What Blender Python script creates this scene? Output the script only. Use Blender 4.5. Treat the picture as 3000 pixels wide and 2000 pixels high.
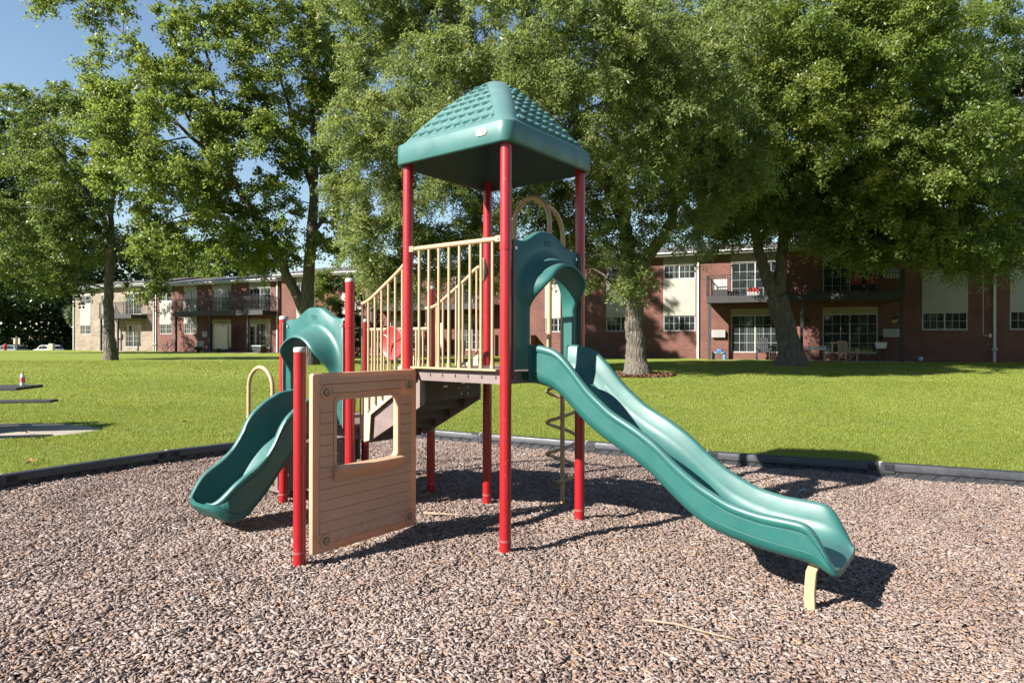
import bpy, math, random
import numpy as np
from mathutils import Vector, Matrix
from mathutils.geometry import delaunay_2d_cdt

for o in list(bpy.data.objects):
    bpy.data.objects.remove(o, do_unlink=True)
SC = bpy.context.scene
COL = SC.collection
R = math.radians
rng = np.random.default_rng(7)
random.seed(7)

# ------------------------------------------------------------------ camera
cd = bpy.data.cameras.new("camera")
cam = bpy.data.objects.new("camera", cd)
COL.objects.link(cam)
CAM_H = 1.622
cam.location = (0, 0, CAM_H)
cam.rotation_euler = (math.pi / 2, -0.002, 0)
cd.sensor_width = 36.0
cd.lens = 36.0 * 1900.78 / 3000.0
cd.clip_start = 0.05
cd.clip_end = 2000
SC.camera = cam

# ------------------------------------------------------------------ sky and sun
SUN_EL = R(33.5)
TO_SUN = Vector((-0.849 * math.cos(SUN_EL), -0.529 * math.cos(SUN_EL), math.sin(SUN_EL))).normalized()
W = bpy.data.worlds.new("World")
SC.world = W
W.use_nodes = True
nt = W.node_tree
bg = nt.nodes["Background"]
sky = nt.nodes.new("ShaderNodeTexSky")
sky.sky_type = 'NISHITA'
sky.sun_disc = False
sky.sun_elevation = SUN_EL
sky.sun_rotation = math.atan2(TO_SUN.x, TO_SUN.y)
sky.air_density = 1.2
sky.dust_density = 0.0
sky.ozone_density = 1.5
nt.links.new(sky.outputs[0], bg.inputs[0])
bg.inputs[1].default_value = 0.05
sl = bpy.data.lights.new("sun", 'SUN')
sl.energy = 4.8
sl.angle = R(0.5)
sl.color = (1.0, 0.955, 0.88)
so = bpy.data.objects.new("sun", sl)
COL.objects.link(so)
so.rotation_euler = (-TO_SUN).to_track_quat('-Z', 'Y').to_euler()
SC.view_settings.view_transform = 'Standard'
SC.view_settings.look = 'None'
SC.view_settings.exposure = 1.78
SC.view_settings.gamma = 1.0
SC.view_settings.use_curve_mapping = False


# ------------------------------------------------------------------ helpers
def at(px, py, d):
    """design helper: a point of the 2352 px wide survey grid at a measured distance d (metres)"""
    k = 2352 / 3000.0
    return ((px / k - 1500) / 1900.78 * d, d, CAM_H - (py / k - 999.6) / 1900.78 * d)


class MB:
    def __init__(s):
        s.v = []
        s.f = []
        s.m = []
        s.mi = 0

    def add(s, vs, fs):
        b = len(s.v)
        s.v += [tuple(map(float, p)) for p in vs]
        s.f += [tuple(i + b for i in f) for f in fs]
        s.m += [s.mi] * len(fs)
        return s

    def box(s, x0, x1, y0, y1, z0, z1):
        return s.add([(x0, y0, z0), (x1, y0, z0), (x1, y1, z0), (x0, y1, z0), (x0, y0, z1), (x1, y0, z1), (x1, y1, z1), (x0, y1, z1)],
                     [(0, 3, 2, 1), (4, 5, 6, 7), (0, 1, 5, 4), (1, 2, 6, 5), (2, 3, 7, 6), (3, 0, 4, 7)])

    def obox(s, c, ax, ay, az, hx, hy, hz):
        c, ax, ay, az = map(Vector, (c, ax, ay, az))
        vs = []
        for k in (-1, 1):
            for (i, j) in ((-1, -1), (1, -1), (1, 1), (-1, 1)):
                vs.append(c + ax * hx * i + ay * hy * j + az * hz * k)
        return s.add(vs, [(0, 3, 2, 1), (4, 5, 6, 7), (0, 1, 5, 4), (1, 2, 6, 5), (2, 3, 7, 6), (3, 0, 4, 7)])

    def bar(s, a, b, w, h, up=(0, 0, 1)):
        a, b = Vector(a), Vector(b)
        d = (b - a)
        L = d.length
        d.normalize()
        u = Vector(up)
        x = d.cross(u)
        if x.length < 1e-4:
            x = d.cross(Vector((0, 1, 0)))
        x.normalize()
        y = x.cross(d)
        return s.obox((a + b) / 2, d, x, y, L / 2, w / 2, h / 2)

    def tube(s, pts, r, n=12, cap=True):
        P = [Vector(p) for p in pts]
        k = len(P)
        rr = [r] * k if not hasattr(r, '__len__') else list(r)
        T = []
        for i in range(k):
            t = P[min(i + 1, k - 1)] - P[max(i - 1, 0)]
            T.append(t.normalized() if t.length > 1e-9 else Vector((0, 0, 1)))
        a = Vector((1, 0, 0)) if abs(T[0].x) < 0.8 else Vector((0, 1, 0))
        nrm = (a - T[0] * a.dot(T[0])).normalized()
        vs = []
        fs = []
        for i in range(k):
            nrm = (nrm - T[i] * nrm.dot(T[i])).normalized()
            b = T[i].cross(nrm)
            for j in range(n):
                q = 2 * math.pi * j / n
                vs.append(P[i] + (nrm * math.cos(q) + b * math.sin(q)) * rr[i])
        for i in range(k - 1):
            for j in range(n):
                j2 = (j + 1) % n
                fs.append((i * n + j, i * n + j2, (i + 1) * n + j2, (i + 1) * n + j))
        if cap:
            fs.append(tuple(range(n))[::-1])
            fs.append(tuple(range((k - 1) * n, k * n)))
        return s.add(vs, fs)

    def cyl(s, a, b, r, n=20):
        return s.tube([a, b], r, n)

    def lathe(s, c, prof, n=24):
        vs = []
        fs = []
        for (r, z) in prof:
            for j in range(n):
                q = 2 * math.pi * j / n
                vs.append((c[0] + r * math.cos(q), c[1] + r * math.sin(q), c[2] + z))
        k = len(prof)
        for i in range(k - 1):
            for j in range(n):
                j2 = (j + 1) % n
                fs.append((i * n + j, i * n + j2, (i + 1) * n + j2, (i + 1) * n + j))
        fs.append(tuple(range(n))[::-1])
        fs.append(tuple(range((k - 1) * n, k * n)))
        return s.add(vs, fs)

    def grid(s, rows, closed=False, flip=False):
        n = len(rows[0])
        vs = [p for r in rows for p in r]
        fs = []
        for i in range(len(rows) - 1):
            for j in range(n if closed else n - 1):
                j2 = (j + 1) % n
                q = (i * n + j, i * n + j2, (i + 1) * n + j2, (i + 1) * n + j)
                fs.append(q[::-1] if flip else q)
        return s.add(vs, fs)

    def prism(s, poly, axis, a0, a1):
        """extrude a 2D polygon along an axis: 'x' poly=(y,z); 'y' poly=(x,z); 'z' poly=(x,y)"""
        def P(p, a):
            return {'x': (a, p[0], p[1]), 'y': (p[0], a, p[1]), 'z': (p[0], p[1], a)}[axis]
        n = len(poly)
        vs = [P(p, a0) for p in poly] + [P(p, a1) for p in poly]
        fs = [tuple(range(n))[::-1], tuple(range(n, 2 * n))]
        fs += [(i, (i + 1) % n, n + (i + 1) % n, n + i) for i in range(n)]
        return s.add(vs, fs)

    def build(s, name, mat, parent=None, smooth=None, bevel=0, seg=2):
        me = bpy.data.meshes.new(name)
        me.from_pydata(s.v, [], s.f)
        ms = mat if isinstance(mat, (list, tuple)) else [mat]
        for m in ms:
            me.materials.append(m)
        if len(ms) > 1:
            me.polygons.foreach_set('material_index', s.m)
        me.update()
        import bmesh
        bm = bmesh.new()
        bm.from_mesh(me)
        bmesh.ops.recalc_face_normals(bm, faces=bm.faces)
        bm.to_mesh(me)
        bm.free()
        if smooth is not None:
            me.shade_smooth()
            me.set_sharp_from_angle(angle=R(smooth))
        o = bpy.data.objects.new(name, me)
        COL.objects.link(o)
        if parent:
            o.parent = parent
        if bevel:
            b = o.modifiers.new('bevel', 'BEVEL')
            b.width = bevel
            b.segments = seg
            b.limit_method = 'ANGLE'
            b.angle_limit = R(40)
            me.shade_smooth()
            me.set_sharp_from_angle(angle=R(45))
        return o


def tag(o, label=None, cat=None, group=None, kind=None):
    if label:
        o['label'] = label
    if cat:
        o['category'] = cat
    if group:
        o['group'] = group
    if kind:
        o['kind'] = kind
    return o


def empty(name, loc, rz=0, label=None, cat=None, group=None):
    o = bpy.data.objects.new(name, None)
    COL.objects.link(o)
    o.location = loc
    o.rotation_euler = (0, 0, rz)
    o.empty_display_size = 0.2
    return tag(o, label, cat, group)


def copy_tree(o, parent=None):
    c = o.copy()
    COL.objects.link(c)
    if parent:
        c.parent = parent
    for ch in list(o.children):
        copy_tree(ch, c)
    return c


def np_mesh(name, V, F, mat, parent=None, tint=None, tint2=None, smooth=False):
    """V (n,3) float, F (m,k) int -> mesh object"""
    me = bpy.data.meshes.new(name)
    n, (m, k) = len(V), F.shape
    me.vertices.add(n)
    me.vertices.foreach_set('co', np.ascontiguousarray(V, dtype=np.float32).ravel())
    me.loops.add(m * k)
    me.loops.foreach_set('vertex_index', np.ascontiguousarray(F, dtype=np.int32).ravel())
    me.polygons.add(m)
    me.polygons.foreach_set('loop_start', np.arange(0, m * k, k, dtype=np.int32))
    me.polygons.foreach_set('loop_total', np.full(m, k, dtype=np.int32))
    if smooth:
        me.polygons.foreach_set('use_smooth', np.ones(m, dtype=bool))
    me.update(calc_edges=True)
    for nm, t in (('tint', tint), ('tint2', tint2)):
        if t is not None:
            a = me.attributes.new(nm, 'FLOAT', 'FACE')
            a.data.foreach_set('value', np.ascontiguousarray(t, dtype=np.float32))
    me.materials.append(mat)
    o = bpy.data.objects.new(name, me)
    COL.objects.link(o)
    if parent:
        o.parent = parent
    return o


# ------------------------------------------------------------------ materials
ALB = 0.72          # overall reflectance level that goes with the exposure above


class NT:
    def __init__(s, name):
        s.m = bpy.data.materials.new(name)
        s.m.use_nodes = True
        s.t = s.m.node_tree
        s.b = s.t.nodes['Principled BSDF']
        s.out = s.t.nodes['Material Output']

    def n(s, typ, **kw):
        x = s.t.nodes.new('ShaderNode' + typ)
        for k, v in kw.items():
            setattr(x, k, v)
        return x

    def l(s, a, b):
        s.t.links.new(a, b)

    def coord(s, scale=(1, 1, 1), which='Object', rot=(0, 0, 0)):
        c = s.n('TexCoord')
        mp = s.n('Mapping')
        mp.inputs['Scale'].default_value = scale
        mp.inputs['Rotation'].default_value = rot
        s.l(c.outputs[which], mp.inputs[0])
        return mp.outputs[0]

    def noise(s, vec, scale, detail=4, rough=0.55):
        x = s.n('TexNoise')
        x.inputs['Scale'].default_value = scale
        x.inputs['Detail'].default_value = detail
        x.inputs['Roughness'].default_value = rough
        if vec is not None:
            s.l(vec, x.inputs['Vector'])
        return x.outputs['Fac']

    def ramp(s, fac, stops, interp='LINEAR'):
        x = s.n('ValToRGB')
        cr = x.color_ramp
        cr.interpolation = interp
        while len(cr.elements) < len(stops):
            cr.elements.new(0.5)
        for e, (p, c) in zip(cr.elements, stops):
            e.position = p
            e.color = (*c, 1) if len(c) == 3 else c
        s.l(fac, x.inputs[0])
        return x.outputs[0]

    def mix(s, fac, a, b, mode='MIX'):
        x = s.n('Mix', data_type='RGBA', blend_type=mode)
        for sock, val in ((x.inputs['Factor'], fac), (x.inputs['A'], a), (x.inputs['B'], b)):
            if hasattr(val, 'links') or hasattr(val, 'is_linked'):
                s.l(val, sock)
            elif isinstance(val, (int, float)):
                sock.default_value = val
            else:
                sock.default_value = (*val, 1)
        return x.outputs['Result']

    def math(s, op, a, b=0.5):
        x = s.n('Math', operation=op)
        for i, v in enumerate((a, b)):
            if isinstance(v, (int, float)):
                x.inputs[i].default_value = v
            else:
                s.l(v, x.inputs[i])
        return x.outputs[0]

    def bump(s, h, strength=0.3, dist=0.01):
        x = s.n('Bump')
        x.inputs['Strength'].default_value = strength
        x.inputs['Distance'].default_value = dist
        s.l(h, x.inputs['Height'])
        s.l(x.outputs[0], s.b.inputs['Normal'])

    def set(s, **kw):
        if 'Base_Color' in kw and not isinstance(kw['Base_Color'], (tuple, list)):
            kw['Base_Color'] = s.mix(1.0, kw['Base_Color'], (ALB, ALB, ALB), 'MULTIPLY')
        for k, v in kw.items():
            i = s.b.inputs[k.replace('_', ' ')]
            if isinstance(v, (int, float)):
                i.default_value = v
            elif isinstance(v, (tuple, list)):
                i.default_value = (*v, 1) if len(v) == 3 else v
            else:
                s.l(v, i)
        return s


def plain(name, base, rough=0.5, var=0.12, scale=3.0, bump=0.0, bscale=40, spec=0.5, dirt=None, coat=0.0):
    t = NT(name)
    c = t.coord()
    dark = tuple(x * (1 - var) for x in base)
    light = tuple(min(1, x * (1 + var)) for x in base)
    col = t.ramp(t.noise(c, scale, 5), [(0.3, dark), (0.7, light)])
    if dirt:
        f = t.ramp(t.noise(c, scale * 4.3, 6, 0.7), [(0.56, (0, 0, 0)), (0.72, (1, 1, 1))])
        col = t.mix(t.math('MULTIPLY', f, dirt[1]), col, dirt[0])
    rg = t.ramp(t.noise(c, scale * 2.1, 4), [(0.3, (rough * 0.85,) * 3), (0.7, (min(1, rough * 1.15),) * 3)])
    t.set(Base_Color=col, Roughness=rg)
    t.b.inputs['Specular IOR Level'].default_value = spec
    t.b.inputs['Coat Weight'].default_value = coat
    t.b.inputs['Coat Roughness'].default_value = 0.15
    if bump:
        t.bump(t.noise(c, bscale, 4), bump, 0.004)
    return t.m


M = {}


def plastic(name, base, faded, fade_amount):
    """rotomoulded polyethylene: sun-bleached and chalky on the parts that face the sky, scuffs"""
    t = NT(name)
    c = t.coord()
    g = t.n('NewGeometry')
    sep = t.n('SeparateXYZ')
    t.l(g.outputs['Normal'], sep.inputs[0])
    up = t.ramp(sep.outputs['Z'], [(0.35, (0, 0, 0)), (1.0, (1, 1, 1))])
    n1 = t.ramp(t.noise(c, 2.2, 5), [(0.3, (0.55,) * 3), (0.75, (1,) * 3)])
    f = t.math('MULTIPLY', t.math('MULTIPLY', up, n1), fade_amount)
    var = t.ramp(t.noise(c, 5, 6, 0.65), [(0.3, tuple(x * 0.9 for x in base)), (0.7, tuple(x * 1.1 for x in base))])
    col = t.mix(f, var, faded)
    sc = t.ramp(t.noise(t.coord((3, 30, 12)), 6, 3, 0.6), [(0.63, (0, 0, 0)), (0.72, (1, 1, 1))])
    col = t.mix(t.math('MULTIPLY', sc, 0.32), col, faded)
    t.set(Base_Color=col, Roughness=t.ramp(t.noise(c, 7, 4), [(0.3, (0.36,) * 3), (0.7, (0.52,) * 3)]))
    t.b.inputs['Specular IOR Level'].default_value = 0.5
    t.bump(t.noise(c, 130, 3), 0.06, 0.002)
    return t.m


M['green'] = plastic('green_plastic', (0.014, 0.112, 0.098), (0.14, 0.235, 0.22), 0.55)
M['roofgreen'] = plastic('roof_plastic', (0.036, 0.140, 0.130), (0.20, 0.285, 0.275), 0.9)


def red_paint():
    t = NT('red_powder_coat')
    c = t.coord()
    col = t.ramp(t.noise(c, 4, 5), [(0.3, (0.33, 0.008, 0.013)), (0.7, (0.40, 0.012, 0.018))])
    ch = t.ramp(t.noise(t.coord((1, 1, 0.45)), 42, 3, 0.6), [(0.68, (0, 0, 0)), (0.73, (1, 1, 1))])
    col = t.mix(t.math('MULTIPLY', ch, 0.4), col, (0.62, 0.24, 0.22))
    t.set(Base_Color=col, Roughness=0.34)
    t.b.inputs['Coat Weight'].default_value = 0.25
    t.b.inputs['Coat Roughness'].default_value = 0.2
    return t.m


M['red'] = red_paint()
M['redwheel'] = plain('red_plastic', (0.46, 0.035, 0.04), 0.4)
M['cap'] = plain('post_cap_grey', (0.45, 0.44, 0.42), 0.6, dirt=((0.25, 0.23, 0.2), 0.6), scale=9)
M['sticker'] = plain('worn_sticker', (0.40, 0.07, 0.075), 0.6, 0.3, 60, dirt=((0.45, 0.24, 0.23), 0.6))
M['beige'] = plain('beige_powder_coat', (0.48, 0.335, 0.195), 0.45, 0.08, 3, dirt=((0.34, 0.23, 0.13), 0.35))


def house_plastic():
    t = NT('tan_plastic')
    c = t.coord()
    col = t.ramp(t.noise(c, 3, 5), [(0.3, (0.72, 0.425, 0.265)), (0.7, (0.80, 0.50, 0.325))])
    st = t.ramp(t.noise(t.coord((1.5, 1.5, 9)), 7, 6, 0.7), [(0.55, (0, 0, 0)), (0.75, (1, 1, 1))])
    col = t.mix(t.math('MULTIPLY', st, 0.30), col, (0.30, 0.17, 0.10))
    co = t.n('TexCoord')
    sp = t.n('SeparateXYZ')
    t.l(co.outputs['Object'], sp.inputs[0])
    low = t.ramp(sp.outputs['Z'], [(0.08, (1, 1, 1)), (0.42, (0, 0, 0))])
    sm = t.ramp(t.noise(c, 16, 6, 0.75), [(0.48, (0, 0, 0)), (0.66, (1, 1, 1))])
    col = t.mix(t.math('MULTIPLY', t.math('MULTIPLY', low, sm), 0.55), col, (0.27, 0.17, 0.11))
    t.set(Base_Color=col, Roughness=0.5)
    t.bump(t.noise(c, 90, 4), 0.1, 0.003)
    # thin hollow plastic: the sun behind it glows through
    tl = t.n('BsdfTranslucent')
    tl.inputs[0].default_value = (0.66, 0.33, 0.16, 1)
    mx = t.n('MixShader')
    mx.inputs[0].default_value = 0.28
    t.l(t.b.outputs[0], mx.inputs[1])
    t.l(tl.outputs[0], mx.inputs[2])
    t.l(mx.outputs[0], t.out.inputs[0])
    return t.m


M['tan'] = house_plastic()
M['groove'] = plain('grimy_groove', (0.20, 0.10, 0.06), 0.8, dirt=((0.10, 0.06, 0.04), 0.5), scale=20)
M['cream'] = plain('cream_panel', (0.55, 0.46, 0.31), 0.45, 0.06)
M['deck'] = plain('brown_vinyl_deck', (0.215, 0.160, 0.148), 0.55, 0.15, 6, 0.2, 60, dirt=((0.32, 0.26, 0.23), 0.3))
M['deckunder'] = plain('unfaded_shaded_brown_vinyl', (0.060, 0.042, 0.036), 0.6, 0.15, 6)  # unfaded vinyl tone, deepened so its colour carries the shade under the stairs
M['roofunder'] = plain('shade_darkened_green_plastic', (0.010, 0.050, 0.045), 0.5, 0.15, 3)  # roof green with the underside's shade put into the base colour
M['decktop'] = plain('brown_deck_top', (0.19, 0.13, 0.11), 0.7, 0.2, 8, 0.3, 80)
M['hole'] = plain('dark_slot', (0.012, 0.01, 0.01), 0.9)
M['steel'] = plain('bolt_steel', (0.50, 0.49, 0.47), 0.35, 0.15, 20)
M['steel'].node_tree.nodes['Principled BSDF'].inputs['Metallic'].default_value = 0.8
M['bronze'] = plain('bolt_bronze', (0.30, 0.24, 0.13), 0.45, 0.2, 30)
M['timber'] = plain('grey_plastic_timber', (0.036, 0.038, 0.045), 0.5, 0.2, 5, 0.15, 90, dirt=((0.10, 0.095, 0.09), 0.5))
M['black'] = plain('black_metal', (0.018, 0.018, 0.02), 0.45, 0.2)
M['darkwood'] = plain('dark_stained_wood', (0.030, 0.028, 0.030), 0.7, 0.25, 6, 0.3, 40)
M['white'] = plain('white_paint', (0.44, 0.435, 0.42), 0.5, 0.05, 3, dirt=((0.45, 0.43, 0.4), 0.25))
M['offwhite'] = plain('offwhite_metal', (0.50, 0.49, 0.46), 0.55, 0.08, 4)
M['concrete'] = plain('concrete', (0.36, 0.31, 0.255), 0.9, 0.15, 2.5, 0.4, 30, dirt=((0.24, 0.2, 0.17), 0.5))
M['asphalt'] = plain('asphalt', (0.05, 0.05, 0.052), 0.9, 0.2, 4, 0.4, 60)
M['shingle'] = plain('roof_shingle', (0.09, 0.08, 0.075), 0.9, 0.3, 12, 0.5, 30)
M['tanwood'] = plain('tan_resin', (0.42, 0.30, 0.20), 0.6, 0.12, 6)
M['chairwhite'] = plain('white_resin', (0.66, 0.66, 0.62), 0.5, 0.06, 6)
M['bluetoy'] = plain('blue_toy_plastic', (0.03, 0.20, 0.36), 0.4)
M['redfab'] = plain('red_fabric', (0.32, 0.02, 0.02), 0.8)
M['purple'] = plain('pale_ball', (0.55, 0.5, 0.72), 0.4)
M['carwhite'] = plain('white_car_paint', (0.62, 0.62, 0.61), 0.25, 0.02, coat=0.6)
M['cargrey'] = plain('grey_car_paint', (0.25, 0.27, 0.28), 0.25, 0.04, coat=0.6)
M['carglass'] = plain('car_glass', (0.02, 0.025, 0.03), 0.08, 0.1)
M['rubber'] = plain('tyre_rubber', (0.02, 0.02, 0.02), 0.8)
M['hydrant'] = plain('hydrant_red', (0.5, 0.03, 0.03), 0.4)
M['yellow'] = plain('yellow_light_plastic', (0.5, 0.42, 0.12), 0.5)
M['clear'] = plain('bottle_plastic', (0.62, 0.66, 0.68), 0.12, 0.1)
M['label_pink'] = plain('bottle_label', (0.75, 0.12, 0.14), 0.5)
M['orange'] = plain('orange_cap', (0.75, 0.15, 0.03), 0.45)
M['stick'] = plain('dry_stick', (0.34, 0.25, 0.175), 0.85, 0.25, 14, 0.4, 50)
M['deadleaf'] = plain('dead_leaf', (0.30, 0.13, 0.05), 0.8, 0.35, 14)
M['redmulch'] = plain('red_mulch', (0.14, 0.055, 0.03), 0.95, 0.4, 40, 0.8, 50)


def brick(name, c1, c2, mortar, scale, stone=False):
    t = NT(name)
    co = t.n('TexCoord')
    sep = t.n('SeparateXYZ')
    t.l(co.outputs['Object'], sep.inputs[0])
    s = t.math('ADD', sep.outputs['X'], sep.outputs['Y'])
    cmb = t.n('CombineXYZ')
    t.l(s, cmb.inputs[0])
    t.l(sep.outputs['Z'], cmb.inputs[1])
    b = t.n('TexBrick')
    b.inputs['Scale'].default_value = 1.0
    b.inputs['Brick Width'].default_value = 0.22 if not stone else 0.42
    b.inputs['Row Height'].default_value = 0.075 if not stone else 0.13
    b.inputs['Mortar Size'].default_value = 0.007 if not stone else 0.010
    b.inputs['Mortar Smooth'].default_value = 0.2
    b.inputs['Bias'].default_value = 0.0
    b.inputs['Color1'].default_value = (*c1, 1)
    b.inputs['Color2'].default_value = (*c2, 1)
    b.inputs['Mortar'].default_value = (*mortar, 1)
    if stone:
        b.offset = 0.37
        b.squash = 0.7
        b.squash_frequency = 3
    t.l(cmb.outputs[0], b.inputs['Vector'])
    n = t.ramp(t.noise(cmb.outputs[0], 1.1, 5), [(0.25, (0.72,) * 3), (0.75, (1.15,) * 3)])
    col = t.mix(1.0, b.outputs['Color'], n, 'MULTIPLY')
    t.set(Base_Color=col, Roughness=0.9)
    h = t.math('SUBTRACT', 1.0, b.outputs['Fac'])
    t.bump(h, 0.5, 0.01)
    return t.m


M['brick'] = brick('red_brick', (0.145, 0.050, 0.036), (0.19, 0.073, 0.053), (0.155, 0.095, 0.078), 1)
M['stone'] = brick('buff_stone', (0.25, 0.19, 0.13), (0.34, 0.28, 0.21), (0.19, 0.15, 0.115), 1, True)
M['siding'] = plain('cream_siding', (0.36, 0.335, 0.265), 0.55, 0.05, 1.5)
M['sidingtan'] = plain('tan_siding', (0.34, 0.285, 0.14), 0.6, 0.06, 1.5)


def glass_mat():
    """window glass over a dark room with pale vertical blinds behind parts of it"""
    t = NT('window_glass')
    co = t.n('TexCoord')
    sep = t.n('SeparateXYZ')
    t.l(co.outputs['Object'], sep.inputs[0])
    w = t.n('TexWave', wave_type='BANDS', bands_direction='X')
    w.inputs['Scale'].default_value = 2.6
    w.inputs['Distortion'].default_value = 1.2
    t.l(co.outputs['Object'], w.inputs['Vector'])
    bl = t.ramp(w.outputs['Fac'], [(0.2, (0.018, 0.024, 0.023)), (0.8, (0.07, 0.08, 0.077))])
    where = t.ramp(t.noise(t.coord((0.75, 0.1, 0.25)), 1.0, 1), [(0.56, (0, 0, 0)), (0.62, (1, 1, 1))])
    col = t.mix(where, (0.018, 0.024, 0.025), bl)
    t.set(Base_Color=col, Roughness=0.05)
    t.b.inputs['Specular IOR Level'].default_value = 0.6
    return t.m


M['glass'] = glass_mat()


def bark(name, a, b):
    t = NT(name)
    c = t.coord((7, 7, 1.1))
    n1 = t.noise(c, 2.6, 7, 0.62)
    w = t.n('TexVoronoi')
    w.feature = 'DISTANCE_TO_EDGE'
    w.inputs['Scale'].default_value = 2.2
    t.l(t.coord((6, 6, 0.9)), w.inputs['Vector'])
    h = t.math('ADD', n1, t.math('MULTIPLY', w.outputs['Distance'], 0.9))
    col = t.ramp(h, [(0.35, a), (0.95, b)])
    moss = t.ramp(t.noise(t.coord(), 1.3, 4), [(0.55, (0, 0, 0)), (0.75, (1, 1, 1))])
    col = t.mix(t.math('MULTIPLY', moss, 0.3), col, (0.16, 0.155, 0.09))
    t.set(Base_Color=col, Roughness=0.95)
    t.bump(h, 1.0, 0.05)
    return t.m


M['bark'] = bark('grey_bark', (0.045, 0.036, 0.028), (0.235, 0.20, 0.16))


def leafmat(name, stops, trans, tr=0.38, rough=0.42):
    t = NT(name)
    a = t.n('Attribute')
    a.attribute_name = 'tint'
    col = t.ramp(a.outputs['Fac'], stops)
    t.set(Base_Color=col, Roughness=rough)
    t.b.inputs['Specular IOR Level'].default_value = 0.38
    tl = t.n('BsdfTranslucent')
    tc = t.mix(1.0, t.mix(0.72, col, trans), (ALB, ALB, ALB), 'MULTIPLY')
    t.l(tc, tl.inputs[0])
    mx = t.n('MixShader')
    mx.inputs[0].default_value = tr
    t.l(t.b.outputs[0], mx.inputs[1])
    t.l(tl.outputs[0], mx.inputs[2])
    t.l(mx.outputs[0], t.out.inputs[0])
    return t.m


M['maple'] = leafmat('maple_leaf', [(0.0, (0.085, 0.140, 0.034)), (0.5, (0.165, 0.230, 0.052)), (0.9, (0.285, 0.320, 0.075)), (1.0, (0.36, 0.32, 0.07))], (0.40, 0.50, 0.07), 0.5)
M['mapledeep'] = leafmat('deep_maple_leaf', [(0.0, (0.060, 0.105, 0.030)), (0.5, (0.125, 0.180, 0.050)), (0.9, (0.22, 0.260, 0.065)), (1.0, (0.30, 0.28, 0.07))], (0.32, 0.41, 0.07), 0.47)
M['locust'] = leafmat('locust_leaf', [(0.0, (0.110, 0.160, 0.058)), (0.5, (0.205, 0.255, 0.085)), (0.9, (0.31, 0.345, 0.115)), (1.0, (0.37, 0.35, 0.12))], (0.40, 0.49, 0.10), 0.5)
M['dleaf'] = leafmat('dark_leaf', [(0.0, (0.028, 0.055, 0.018)), (0.6, (0.055, 0.090, 0.025)), (1.0, (0.12, 0.15, 0.03))], (0.10, 0.16, 0.02), 0.3)
M['grassblade'] = leafmat('grass_blade', [(0.0, (0.145, 0.195, 0.022)), (0.45, (0.250, 0.300, 0.042)), (0.85, (0.36, 0.385, 0.080)), (1.0, (0.42, 0.38, 0.18))], (0.40, 0.47, 0.06), 0.45, 0.5)


def lawn_mat():
    t = NT('lawn')
    c = t.coord()
    fine = t.noise(t.coord((1, 1, 1)), 26, 6, 0.75)
    mid = t.noise(c, 0.55, 4)
    w = t.n('TexWave', wave_type='BANDS', bands_direction='Y')
    w.inputs['Scale'].default_value = 0.16
    w.inputs['Distortion'].default_value = 2.0
    w.inputs['Detail'].default_value = 2.0
    t.l(t.coord(rot=(0, 0, R(14))), w.inputs['Vector'])
    col = t.ramp(fine, [(0.25, (0.10, 0.14, 0.016)), (0.5, (0.22, 0.265, 0.034)), (0.8, (0.32, 0.345, 0.068))])
    pm = t.ramp(mid, [(0.3, (0.85, 0.95, 0.8)), (0.7, (1.15, 1.05, 1.0))])
    col = t.mix(1.0, col, pm, 'MULTIPLY')
    col = t.mix(t.math('MULTIPLY', t.ramp(w.outputs['Fac'], [(0.4, (0, 0, 0)), (0.75, (1, 1, 1))]), 0.22), col, (0.23, 0.29, 0.10))
    t.set(Base_Color=col, Roughness=0.85)
    t.b.inputs['Specular IOR Level'].default_value = 0.2
    t.bump(t.noise(c, 60, 5, 0.8), 0.9, 0.03)
    return t.m


M['lawn'] = lawn_mat()


def chipmat():
    t = NT('wood_chip')
    a = t.n('Attribute')
    a.attribute_name = 'tint'
    col = t.ramp(a.outputs['Fac'], [(0.0, (0.130, 0.085, 0.070)), (0.22, (0.225, 0.160, 0.134)), (0.5, (0.32, 0.242, 0.207)),
                                    (0.72, (0.40, 0.315, 0.278)), (0.88, (0.53, 0.455, 0.41)), (0.93, (0.31, 0.18, 0.11)), (1.0, (0.40, 0.25, 0.16))])
    n = t.ramp(t.noise(t.coord((40, 40, 40)), 2.0, 3), [(0.3, (0.8,) * 3), (0.7, (1.15,) * 3)])
    t.set(Base_Color=t.mix(1.0, col, n, 'MULTIPLY'), Roughness=0.9)
    t.b.inputs['Specular IOR Level'].default_value = 0.25
    return t.m


M['chip'] = chipmat()


def mulchmat():
    t = NT('mulch_ground')
    c = t.coord()
    col = t.ramp(t.noise(c, 48, 6, 0.7), [(0.3, (0.13, 0.095, 0.08)), (0.55, (0.24, 0.185, 0.157)), (0.8, (0.36, 0.29, 0.25))])
    t.set(Base_Color=col, Roughness=0.95)
    t.bump(t.noise(c, 55, 5, 0.8), 1.0, 0.03)
    return t.m


M['mulch'] = mulchmat()

# ------------------------------------------------------------------ terrain
BACK = [(-3.35, 10.0), (-2.1, 11.15), (-0.49, 10.30), (1.10, 9.48), (2.61, 8.67), (4.48, 7.88), (6.20, 7.10), (7.85, 6.25)]
LEFT = [(-7.2, 3.7), (-6.4, 5.4), (-5.57, 7.06), (-4.60, 8.64)]
POLY = LEFT + BACK + [(8.6, 4.6), (8.8, -3.5), (-7.6, -3.5)]
PA = np.array(POLY)


def inside(X, Y):
    r = np.zeros(X.shape, bool)
    n = len(PA)
    for i in range(n):
        x1, y1 = PA[i]
        x2, y2 = PA[(i + 1) % n]
        c = ((y1 > Y) != (y2 > Y)) & (X < (x2 - x1) * (Y - y1) / (y2 - y1 + 1e-12) + x1)
        r ^= c
    return r


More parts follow.
